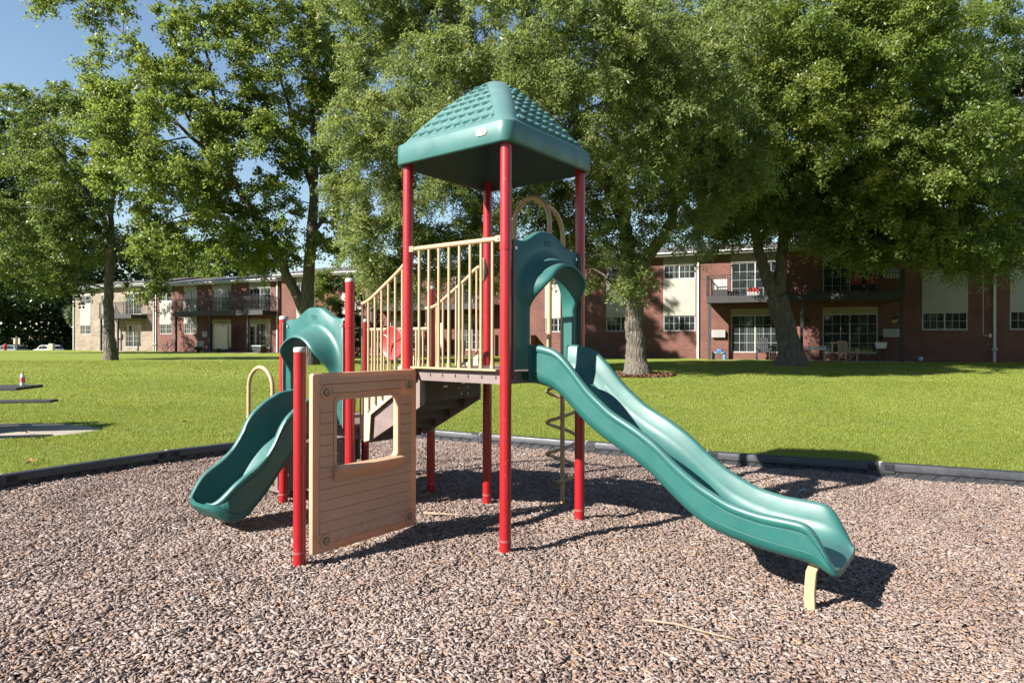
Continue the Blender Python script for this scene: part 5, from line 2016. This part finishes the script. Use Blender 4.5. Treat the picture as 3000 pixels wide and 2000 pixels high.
def iron_fence():
    x, y, a = bw('R', -12.6, -1.3)
    e = empty('iron_fence', (x, y, 0.62), a, 'low black iron fence on the grass left of the locust trunk', 'fence')
    ln = 3.6
    r = MB()
    for z in (0.12, 0.80, 0.93):
        r.box(0, ln, -0.012, 0.012, z, z + 0.03)
    r.build('rail', M['black'], e)
    p = MB()
    for i in range(32):
        s = i * ln / 31
        p.box(s - 0.009, s + 0.009, -0.009, 0.009, 0.04, 1.0)
    p.build('pickets', M['black'], e)
    for i in range(3):
        p = MB()
        p.box(i * ln / 2 - 0.025, i * ln / 2 + 0.025, -0.025, 0.025, -0.1, 1.06)
        p.build('fence_post', M['black'], e)


iron_fence()


# ------------------------------------------------------------------ patio things
def slat_chair(name, label, loc, rz, mat, group=None, rocker=False, lean=0.35, h=0.95, cat='chair'):
    e = empty(name, loc, rz, label, cat, group)
    s = MB()
    for k in range(6):
        y = -0.24 + 0.085 * k
        s.box(-0.26, 0.26, y, y + 0.07, 0.40 - 0.10 * (k / 5) * lean, 0.425 - 0.10 * (k / 5) * lean)
    s.build('seat', mat, e)
    b = MB()
    n = 6
    for k in range(n):
        x = -0.22 + 0.44 * k / (n - 1)
        top = h + 0.06 * math.cos((k - 2.5) / 2.5 * 1.3)
        b.bar((x, 0.22, 0.36), (x * 1.08, 0.22 + lean * (top - 0.36), top), 0.065, 0.018, (0, 1, 0))
    b.bar((-0.24, 0.25, 0.5), (0.24, 0.25, 0.5), 0.05, 0.02)
    b.bar((-0.26, 0.22 + lean * 0.42, 0.80), (0.26, 0.22 + lean * 0.42, 0.80), 0.05, 0.02)
    b.build('backrest', mat, e)
    for sx in (-0.29, 0.29):
        a = MB()
        a.box(sx - 0.055, sx + 0.055, -0.32, 0.30, 0.60, 0.625)
        a.build('armrest', mat, e)
        l = MB()
        l.bar((sx, -0.27, 0.0), (sx, -0.27, 0.60), 0.05, 0.06, (0, 1, 0))
        l.build('leg', mat, e)
        l = MB()
        l.bar((sx, 0.38, 0.0), (sx, -0.20, 0.42), 0.05, 0.06)
        l.bar((sx, 0.26, 0.1), (sx, 0.26, 0.60), 0.05, 0.05, (0, 1, 0))
        l.build('leg', mat, e)
        if rocker:
            r = MB()
            pts = [(sx, -0.45 + 0.9 * t, 0.02 + 0.12 * (2 * t - 1) ** 2) for t in np.linspace(0, 1, 9)]
            r.tube(pts, 0.02, 6)
            r.build('rocker', mat, e)
    return e


def patio():
    pz = 0.70
    x, y, a = bw('R', 0.85, -1.35)
    slat_chair('adirondack_chair', 'tan adirondack chair on the right patio in front of the sliding door', (x, y, pz), a + 0.5, M['tanwood'], lean=0.45)
    x, y, a = bw('R', -3.0, -0.9)
    slat_chair('rocking_chair', 'dark rocking chair on the patio left of the double trunk', (x, y, pz), a + 0.1, M['darkwood'], rocker=True, lean=0.25, h=1.1)
    # white topped bench table with tan legs
    x, y, a = bw('R', -0.55, -1.45)
    e = empty('patio_table', (x, y, pz), a, 'small table with white board top and tan legs left of the adirondack chair', 'table')
    t = MB()
    for k in range(4):
        t.box(-0.50 + 0.06 * k, 0.42, -0.36 + 0.18 * k, -0.20 + 0.18 * k, 0.70, 0.735)
    t.box(-0.50, 0.40, -0.38, -0.355, 0.55, 0.66)
    t.build('tabletop', M['chairwhite'], e)
    for (sx, sy) in ((-0.28, -0.28), (0.34, -0.28), (-0.28, 0.28), (0.34, 0.28)):
        l = MB()
        l.bar((sx * 1.12, sy, 0.0), (sx, sy, 0.70), 0.07, 0.07, (0, 1, 0))
        l.build('leg', M['tanwood'], e)
    # white planter on a stand
    x, y, a = bw('R', 2.35, -0.55)
    e = empty('planter', (x, y, pz), a, 'white planter box on a stand beside the right wall cooler', 'planter')
    t = MB()
    t.prism([(-0.20, 0.62), (0.20, 0.62), (0.26, 0.92), (-0.26, 0.92)], 'y', -0.14, 0.14)
    t.build('box', M['chairwhite'], e)
    for sx in (-0.15, 0.15):
        l = MB()
        l.box(sx - 0.02, sx + 0.02, -0.1, 0.1, 0, 0.62)
        l.build('leg', M['black'], e)
    tuft(e, (0, 0, 0.92), 0.22, 0.35, 140)
    # blue toy on the patio
    x, y, a = bw('R', -5.15, -1.0)
    e = empty('toy_table', (x, y, pz - 0.02), a, 'blue plastic toy table on the grass edge below the left wall cooler', 'toy')
    t = MB()
    t.box(-0.34, 0.34, -0.24, 0.24, 0.34, 0.42)
    t.box(-0.10, 0.16, -0.20, 0.20, 0.42, 0.56)
    t.build('top', M['bluetoy'], e, bevel=0.03)
    for sx in (-0.27, 0.27):
        l = MB()
        l.prism([(-0.22, 0), (-0.16, 0.34), (0.16, 0.34), (0.22, 0)], 'x', sx - 0.06, sx + 0.06)
        l.build('leg', M['bluetoy'], e, bevel=0.015)
    t = MB()
    t.box(-0.2, -0.12, -0.246, -0.239, 0.36, 0.405)
    t.box(0.12, 0.2, -0.246, -0.239, 0.36, 0.405)
    t.build('sticker', M['yellow'], e)
    # ball
    x, y, a = bw('R', 4.0, -0.6)
    b = MB()
    rows = []
    for i in range(1, 12):
        th = math.pi * i / 12
        rows.append([(0.115 * math.sin(th) * math.cos(q), 0.115 * math.sin(th) * math.sin(q), 0.115 - 0.115 * math.cos(th)) for q in np.linspace(0, 2 * math.pi, 24, endpoint=False)])
    b.grid(rows, closed=True)
    b.add(rows[0], [tuple(range(24))])
    b.add(rows[-1], [tuple(range(24))])
    o = b.build('ball', M['purple'], None, smooth=60)
    o.location = (x, y, float(gz(x, y)) + 0.02)
    tag(o, 'small pale violet ball on the grass at the foot of the right brick wall', 'ball')
    # hanging baskets under the balcony
    for (s, lab) in ((-0.95, 'hanging basket of trailing leaves left of the right patio door'), (0.85, 'hanging basket in front of the right patio door glass'), (2.85, 'small hanging basket above the right wall cooler')):
        x, y, a = bw('R', s, -1.1)
        e = empty('hanging_basket', (x, y, 2.55), a, lab, 'hanging plant', 'hanging baskets under the balcony')
        t = MB()
        t.lathe((0, 0, 0), [(0.07, 0), (0.13, 0.08), (0.14, 0.14)], 14)
        t.build('pot', M['yellow'] if s > 2 else M['darkwood'], e, smooth=40)
        w = MB()
        for k in range(3):
            q = 2 * math.pi * k / 3
            w.tube([(0.13 * math.cos(q), 0.13 * math.sin(q), 0.13), (0, 0, 0.62)], 0.004, 4)
        w.tube([(0, 0, 0.62), (0, 0, 1.06)], 0.004, 4)
        w.build('hanger', M['black'], e)
        tuft(e, (0, 0, 0.12), 0.24, 0.2, 160 if s < 2 else 50)
    # things on the balcony
    zb = 3.98
    for (s, lab) in ((1.25, 'red folding chair on the balcony above the adirondack chair, left of a pair'), (1.95, 'red folding chair on the balcony nearer the upper wall cooler')):
        x, y, a = bw('R', s, -0.9)
        e = empty('folding_chair', (x, y, zb), a, lab, 'chair', 'red chairs on the right balcony')
        t = MB()
        t.box(-0.25, 0.25, -0.22, 0.22, 0.42, 0.45)
        t.build('seat', M['redfab'], e, bevel=0.01)
        t = MB()
        t.add([(-0.25, 0.20, 0.45), (0.25, 0.20, 0.45), (0.25, 0.34, 0.92), (-0.25, 0.34, 0.92), (-0.25, 0.225, 0.45), (0.25, 0.225, 0.45), (0.25, 0.365, 0.92), (-0.25, 0.365, 0.92)],
              [(0, 1, 2, 3), (7, 6, 5, 4), (0, 4, 5, 1), (1, 5, 6, 2), (2, 6, 7, 3), (3, 7, 4, 0)])
        t.build('backrest', M['redfab'], e)
        for sx in (-0.24, 0.24):
            l = MB()
            l.tube([(sx, -0.24, 0), (sx, 0.22, 0.45)], 0.013, 6)
            l.build('leg', M['black'], e)
            l = MB()
            l.tube([(sx, 0.24, 0), (sx, -0.2, 0.43)], 0.013, 6)
            l.build('leg', M['black'], e)
    x, y, a = bw('R', -3.45, -1.0)
    e = empty('cooler_box', (x, y, zb), a, 'red and white ice chest on the balcony left of the double trunk', 'cooler')
    t = MB()
    t.box(-0.30, 0.30, -0.17, 0.17, 0.0, 0.20)
    t.build('body', M['chairwhite'], e, bevel=0.02)
    t = MB()
    t.prism([(-0.31, 0.20), (0.31, 0.20), (0.24, 0.42), (-0.24, 0.42)], 'y', -0.18, 0.18)
    t.build('lid', M['redfab'], e, bevel=0.02)
    x, y, a = bw('R', -5.1, -0.9)
    e = empty('storage_bench', (x, y, zb), a, 'dark storage bench with pale slatted back at the left end of the balcony', 'bench')
    t = MB()
    t.box(-0.38, 0.38, -0.2, 0.2, 0.0, 0.38)
    t.build('chest', M['darkwood'], e, bevel=0.01)
    t = MB()
    for k in range(6):
        t.box(-0.34 + 0.12 * k, -0.25 + 0.12 * k, 0.16, 0.19, 0.38, 0.95)
    t.build('backrest', M['chairwhite'], e)
    # left block: grill, bikes, chairs
    x, y, a = bw('L', 5.2, -1.0)
    slat_chair('patio_chair', 'white patio chair by the left patio door under the long balcony', (x, y, 0.72), a + 0.4, M['offwhite'], lean=0.2, h=0.85)
    x, y, a = bw('L', 12.6, -1.6)
    e = empty('garden_hose_box', (x, y, 0.72), a, 'black storage tub at the right end of the left patio', 'storage tub')
    t = MB()
    t.prism([(-0.42, 0), (0.42, 0), (0.48, 0.5), (-0.48, 0.5)], 'y', -0.3, 0.3)
    t.build('tub', M['black'], e, bevel=0.02)
    t = MB()
    t.box(-0.50, 0.50, -0.32, 0.32, 0.5, 0.56)
    t.build('lid', M['offwhite'], e, bevel=0.02)
    x, y, a = bw('L', 2.4, -1.6)
    bicycle('black bicycle leaning at the left end of the long patio', (x, y, 0.70), a)
    x, y, a = bw('L', -5.6, -1.8)
    grill('dark kettle grill on the patio beside the stone wall', (x, y, 0.70), a)
    x, y, a = bw('M', 1.75, -2.0)
    slat_chair('deck_chair', 'pale deck chair on the patio behind the tower railing', (x, y, 0.72), a + 0.3, M['chairwhite'], lean=0.3)
    for (w_, s, lab) in (('L', 7.0, 'leafy clump of day lilies left of the cream privacy screen'), ('L', 9.2, 'small yellow green lily clump right of the cream privacy screen'), ('M', -1.5, 'flowering bed plant behind the tower balusters'), ('M', 0.4, 'bushy bed plant by the post behind the tower balusters')):
        x, y, a = bw(w_, s, -2.5)
        e = empty('garden_plant', (x, y, float(gz(x, y))), a, lab, 'plant', 'plants along the patios')
        tuft(e, (0, 0, 0.0), 0.55 if s != 9.2 else 0.35, 0.55 if s != 9.2 else 0.4, 260)
    # utility box on its post, left lawn edge
    x, y, _ = at(793, 818, 41)
    g = float(gz(x, y))
    e = empty('utility_box', (x, y, g), -0.4, 'pale utility box on a brown post at the edge of the left lawn', 'utility box')
    t = MB()
    t.box(-0.38, 0.38, -0.14, 0.14, 1.25, 1.95)
    t.build('cabinet', M['offwhite'], e, bevel=0.015)
    t = MB()
    t.box(-0.07, 0.07, -0.06, 0.06, -0.2, 1.25)
    t.build('post', M['stick'], e)


def tuft(par, c, r, h, n):
    """strap leaves of a small plant"""
    a = rng.uniform(0, 2 * np.pi, n)
    q = rng.uniform(0.1, 1, n) ** 0.7
    hh = h * rng.uniform(0.5, 1.1, n)
    base = np.c_[c[0] + 0.15 * r * np.cos(a), c[1] + 0.15 * r * np.sin(a), np.full(n, c[2])]
    mid = np.c_[c[0] + 0.55 * r * q * np.cos(a), c[1] + 0.55 * r * q * np.sin(a), c[2] + hh * 0.8]
    tip = np.c_[c[0] + r * q * np.cos(a), c[1] + r * q * np.sin(a), c[2] + hh * (1 - 0.5 * q)]
    s = np.c_[-np.sin(a), np.cos(a), np.zeros(n)] * 0.02
    V = np.stack([base - s * 0.6, base + s * 0.6, mid + s, tip, mid - s], 1).reshape(-1, 3)
    i = np.arange(n)[:, None] * 5
    F = np.vstack([i + np.array([[0, 1, 2]]), i + np.array([[0, 2, 4]]), i + np.array([[4, 2, 3]])])
    t = rng.uniform(0.2, 0.95, n)
    np_mesh('foliage', V, F, M['maple'], par, tint=np.concatenate([t, t, t]))


def bicycle(label, loc, rz):
    e = empty('bicycle', loc, rz, label, 'bicycle')
    for x in (-0.52, 0.52):
        w = MB()
        pts = [(x + 0.33 * math.cos(q), 0, 0.35 + 0.33 * math.sin(q)) for q in np.linspace(0, 2 * math.pi, 29)]
        w.tube(pts, 0.022, 6, cap=False)
        o = w.build('wheel', M['rubber'], e, smooth=50)
        s = MB()
        for k in range(8):
            q = math.pi * k / 8
            s.tube([(x + 0.31 * math.cos(q), 0, 0.35 + 0.31 * math.sin(q)), (x - 0.31 * math.cos(q), 0, 0.35 - 0.31 * math.sin(q))], 0.004, 4)
        s.build('spokes', M['steel'], o)
    f = MB()
    for p, q in (((-0.52, 0, 0.35), (-0.1, 0, 0.32)), ((-0.1, 0, 0.32), (-0.24, 0, 0.85)), ((-0.52, 0, 0.35), (-0.22, 0, 0.78)), ((-0.22, 0, 0.78), (0.36, 0, 0.82)), ((-0.1, 0, 0.32), (0.38, 0, 0.74)), ((0.34, 0, 0.95), (0.52, 0, 0.35))):
        f.tube([p, q], 0.018, 8)
    f.build('frame', M['black'], e, smooth=50)
    h = MB()
    h.tube([(0.30, -0.27, 1.0), (0.36, 0, 0.97), (0.30, 0.27, 1.0)], 0.014, 8)
    h.build('handlebar', M['black'], e)
    s = MB()
    s.prism([(-0.38, -0.08), (-0.38, 0.08), (-0.12, 0.02), (-0.12, -0.02)], 'z', 0.87, 0.92)
    s.build('saddle', M['black'], e, bevel=0.01)


def grill(label, loc, rz):
    e = empty('kettle_grill', loc, rz, label, 'grill')
    b = MB()
    b.lathe((0, 0, 0.55), [(0.06, 0), (0.22, 0.06), (0.29, 0.2), (0.29, 0.23)], 20)
    b.build('bowl', M['black'], e, smooth=50)
    l = MB()
    l.lathe((0, 0, 0.785), [(0.295, 0), (0.28, 0.1), (0.18, 0.2), (0.03, 0.23)], 20)
    l.build('lid', M['black'], e, smooth=50)
    for k in range(3):
        q = 2 * math.pi * k / 3
        g = MB()
        g.tube([(0.16 * math.cos(q), 0.16 * math.sin(q), 0.6), (0.32 * math.cos(q), 0.32 * math.sin(q), 0)], 0.014, 6)
        g.build('leg', M['steel'], e)


patio()


# ------------------------------------------------------------------ picnic table, bottle, cars, hydrant, sign
def picnic_table():
    # right ends of a dark metal table reaching in at the left edge
    d = 9.6
    zt = 0.135 + 0.76
    ang = R(10)
    e = empty('picnic_table', (-8.66, 10.2, 0.15), ang, 'dark picnic table cut off by the left edge on its concrete slab', 'picnic table')
    t = MB()
    for k in range(4):
        t.box(-1.0, 0.98, -0.38 + 0.195 * k, -0.20 + 0.195 * k, 0.70, 0.745)
    o = t.build('tabletop', M['darkwood'], e, bevel=0.006)
    for sy in (-0.74, 0.74):
        s = MB()
        s.box(-1.0, 0.86 if sy < 0 else 0.98, sy - 0.14, sy + 0.14, 0.42, 0.462)
        s.build('bench_seat', M['darkwood'], e, bevel=0.006)
    for sx in (-0.70, 0.02):
        l = MB()
        l.box(sx - 0.045, sx + 0.045, -0.86, 0.86, 0.34, 0.415)
        l.box(sx - 0.045, sx + 0.045, -0.36, 0.36, 0.64, 0.695)
        l.bar((sx, -0.55, 0.0), (sx, -0.2, 0.65), 0.06, 0.07)
        l.bar((sx, 0.55, 0.0), (sx, 0.2, 0.65), 0.06, 0.07)
        l.build('leg', M['darkwood'], e)
    # bottle
    c, s = math.cos(ang), math.sin(ang)
    lx, ly = 0.84, 0.05
    b = empty('drink_bottle', (-8.66 + c * lx - s * ly, 10.2 + s * lx + c * ly, 0.15 + 0.745), 0, 'clear plastic drink bottle with red label and orange cap on the picnic table', 'bottle')
    m = MB()
    m.lathe((0, 0, 0), [(0.026, 0), (0.034, 0.008), (0.034, 0.14), (0.026, 0.175), (0.013, 0.195), (0.013, 0.205)], 16)
    m.build('body', M['clear'], b, smooth=40)
    m = MB()
    m.lathe((0, 0, 0.06), [(0.0352, 0), (0.0352, 0.075)], 16)
    m.build('label_band', M['label_pink'], b, smooth=40)
    m = MB()
    m.lathe((0, 0, 0.205), [(0.016, 0), (0.016, 0.022)], 14)
    m.build('cap', M['orange'], b, smooth=40)


picnic_table()


def car(label, loc, rz, paint, suv=True):
    e = empty('parked_car', loc, rz, label, 'car', 'cars parked beyond the lawn')
    Lc, Wd = 4.3, 0.88
    prof = [(-2.12, 0.35), (-2.15, 0.62), (-2.05, 0.92), (-1.75, 1.02), (-1.55, 1.36), (-1.2, 1.50), (0.15, 1.50), (0.45, 1.42), (1.0, 1.02), (1.85, 0.90), (2.12, 0.70), (2.15, 0.40), (2.05, 0.30), (-2.0, 0.30)]
    rows = []
    for k, t in enumerate((-1, -0.93, 0, 0.93, 1)):
        row = []
        for (x, z) in prof:
            w = Wd * (1 - 0.16 * max(0, (z - 0.95) / 0.55))
            s = 0.985 if abs(t) == 1 else 1
            row.append((x * s, t * w, z if abs(t) < 1 else 0.32 + (z - 0.32) * 0.98))
        rows.append(row)
    m = MB()
    m.grid(rows, closed=True)
    n = len(prof)
    m.add(rows[0], [tuple(range(n))])
    m.add(rows[-1], [tuple(range(n))])
    m.build('body', paint, e, smooth=35)
    for sy in (-1, 1):
        for poly in ([(-1.5, 1.05), (-1.38, 1.36), (-0.95, 1.42), (-0.95, 1.04)], [(-0.88, 1.04), (-0.88, 1.42), (-0.1, 1.42), (-0.1, 1.03)], [(-0.02, 1.03), (-0.02, 1.42), (0.2, 1.40), (0.72, 1.03)]):
            g = MB()
            yy = sy * Wd
            g.add([(x, yy * (1 - 0.16 * max(0, (z - 0.95) / 0.55)) + sy * 0.006, z) for x, z in poly], [(0, 1, 2, 3)])
            g.build('side_window', M['carglass'], e)
        for x in (-1.35, 1.32):
            w = MB()
            w.tube([(x, sy * (Wd - 0.20), 0.32), (x, sy * (Wd + 0.01), 0.32)], 0.32, 22)
            o = w.build('wheel', M['rubber'], e, smooth=30)
            h = MB()
            h.tube([(x, sy * (Wd + 0.01), 0.32), (x, sy * (Wd + 0.022), 0.32)], 0.20, 16)
            h.build('rim', M['steel'], o)
    g = MB()
    g.add([(0.52, -0.70, 1.395), (0.52, 0.70, 1.395), (0.99, 0.80, 1.045), (0.99, -0.80, 1.045)], [(0, 1, 2, 3)])
    g.v = [(x + 0.012, y, z + 0.015) for x, y, z in g.v]
    g.build('windscreen', M['carglass'], e)
    g = MB()
    g.add([(-1.60, -0.70, 1.33), (-1.60, 0.70, 1.33), (-1.755, 0.78, 1.06), (-1.755, -0.78, 1.06)], [(0, 1, 2, 3)])
    g.v = [(x - 0.02, y, z + 0.01) for x, y, z in g.v]
    g.build('rear_window', M['carglass'], e)
    for sy in (-0.66, 0.66):
        g = MB()
        g.box(2.09, 2.14, sy - 0.16, sy + 0.16, 0.66, 0.78)
        g.build('headlight', M['chairwhite'], e)
        g = MB()
        g.box(-2.14, -2.08, sy - 0.14, sy + 0.14, 0.72, 0.88)
        g.build('tail_light', M['hydrant'], e)
    return e


def street():
    def gr(px, d):
        x = (px * 3000 / 2352 - 1500) / 1900.78 * d
        return x, d, float(gz(x, d))
    x, y, z = gr(111, 80)
    car('white car parked beyond the left lawn', (x, y, -0.42), R(150), M['carwhite'])
    x, y, z = gr(22, 82)
    car('grey car parked at the far left behind the hydrant', (x, y, -0.44), R(170), M['cargrey'])
    d = 62
    x, y, z = gr(12, d)
    e = empty('fire_hydrant', (x, y, 0.55), 0, 'red fire hydrant at the far left edge of the lawn', 'hydrant')
    m = MB()
    m.lathe((0, 0, 0), [(0.17, 0), (0.17, 0.05), (0.12, 0.06), (0.12, 0.52), (0.16, 0.54), (0.16, 0.58), (0.12, 0.60), (0.10, 0.70), (0.04, 0.75), (0.03, 0.80)], 18)
    m.build('barrel', M['hydrant'], e, smooth=35)
    for sx in (-1, 1):
        m = MB()
        m.tube([(sx * 0.10, 0, 0.44), (sx * 0.20, 0, 0.44)], 0.055, 12)
        m.build('side_outlet', M['hydrant'], e)
    m = MB()
    m.tube([(0, -0.10, 0.40), (0, -0.22, 0.40)], 0.075, 12)
    m.build('front_outlet', M['hydrant'], e)
    d = 64
    x, y, z = gr(39, d)
    e = empty('sign_post', (x, y, 0.5), 0, 'dark post with two small pale boxes at the far left lawn edge', 'post')
    m = MB()
    m.box(-0.09, 0.09, -0.09, 0.09, -0.3, 1.55)
    m.build('post', M['darkwood'], e)
    for sx in (-0.22, 0.22):
        m = MB()
        m.box(sx - 0.10, sx + 0.10, -0.06, 0.06, 0.75, 1.35)
        m.build('box', M['cream'], e, bevel=0.01)
    # bollard by the white car
    x, y, z = gr(119, 74)
    m = MB()
    m.box(-0.24, 0.24, -0.2, 0.2, -0.3, 1.42)
    o = m.build('utility_cabinet', M['cream'], None, bevel=0.02)
    o.location = (x, y, -0.15)
    tag(o, 'pale narrow cabinet standing in front of the white car', 'cabinet')


street()


# ------------------------------------------------------------------ small things on the ground
def stick(label, pts, r):
    z = [(p[0], p[1], float(mz(p[0], p[1])) + p[2]) for p in pts[0]]
    base = Vector(z[0])
    m = MB()
    for k, br in enumerate(pts):
        q = [(p[0] - base.x, p[1] - base.y, float(mz(p[0], p[1])) + p[2] - base.z) for p in br]
        n = len(q)
        m.tube(q, list(np.linspace(r if k == 0 else r * 0.7, r * 0.35, n)), 7)
    o = m.build('fallen_branch', M['stick'], None, smooth=50)
    o.location = base
    tag(o, label, 'branch', 'dry branches on the chips')


stick('forked dry branch on the chips behind the house panel', [[(-0.78, 5.55, 0.03), (-0.98, 5.70, 0.04), (-1.12, 5.88, 0.035), (-1.32, 6.05, 0.05)], [(-0.98, 5.70, 0.04), (-1.2, 5.72, 0.05), (-1.4, 5.78, 0.06)]], 0.013)
stick('short thick dry branch on the chips between the house panel and rear tower post', [[(-0.80, 5.95, 0.03), (-0.62, 5.92, 0.035), (-0.47, 5.93, 0.03)]], 0.016)
stick('pale stick lying on the chips in the right foreground', [[(0.75, 3.72, 0.02), (0.92, 3.66, 0.03), (1.10, 3.56, 0.025), (1.22, 3.50, 0.02)]], 0.008)


def ground_leaves():
    spots = [(-7.15, 9.35), (-6.85, 9.45), (-7.6, 8.95), (-7.35, 8.9), (-6.6, 8.2), (-6.9, 8.3), (-5.75, 7.75), (-7.55, 10.1), (-6.3, 10.55), (-5.7, 11.3)]
    proto = None
    for (x, y) in spots:
        if proto is None:
            m = MB()
            ring = []
            for k in range(10):
                a = 2 * math.pi * k / 10
                r = 0.075 if k % 2 == 0 else 0.036
                ring.append((r * math.cos(a), r * math.sin(a), 0.022 * math.cos(2 * a) + 0.02))
            m.add([(0, 0, 0.005)] + ring, [(0, k + 1, (k + 1) % 10 + 1) for k in range(10)])
            m.add([(0, 0, 0.002)] + [(a, b, c - 0.003) for a, b, c in ring], [(0, (k + 1) % 10 + 1, k + 1) for k in range(10)])
            m.tube([(0.0, 0, 0.006), (-0.07, 0.01, 0.03)], 0.003, 4)
            o = proto = m.build('fallen_leaf', M['deadleaf'])
        else:
            o = proto.copy()
            COL.objects.link(o)
        o.location = (x, y, float(gz(x, y)) + 0.045)
        o.rotation_euler = (random.uniform(-0.4, 0.4), random.uniform(-0.4, 0.4), random.uniform(0, 6.28))
        s = random.uniform(0.55, 0.85)
        o.scale = (s, s, s)
        tag(o, 'curled brown fallen leaf lying on the lawn near the picnic slab', 'leaf', 'fallen leaves on the left lawn')


ground_leaves()


def mulch_ring():
    # red bark ring round the locust
    n = 2600
    cx, cy = at(1466, 866, 22.0)[:2]
    a = rng.uniform(0, 2 * np.pi, n)
    r = rng.uniform(0.35, 1.1, n)
    X, Y = cx + r * np.cos(a) * 1.15, cy - 0.1 + r * np.sin(a) * 0.8
    P = np.c_[X, Y, gz(X, Y) + rng.uniform(0.01, 0.06, n)]
    N = rng.normal(0, .6, (n, 3))
    N[:, 2] += 1
    N /= np.linalg.norm(N, axis=1)[:, None]
    V, F, T = leaf_cloud(P, N, 0.13, 0.45, rng.random(n))
    o = np_mesh('bark_mulch', V, F, M['redmulch'], tint=T)
    tag(o, kind='stuff')


mulch_ring()
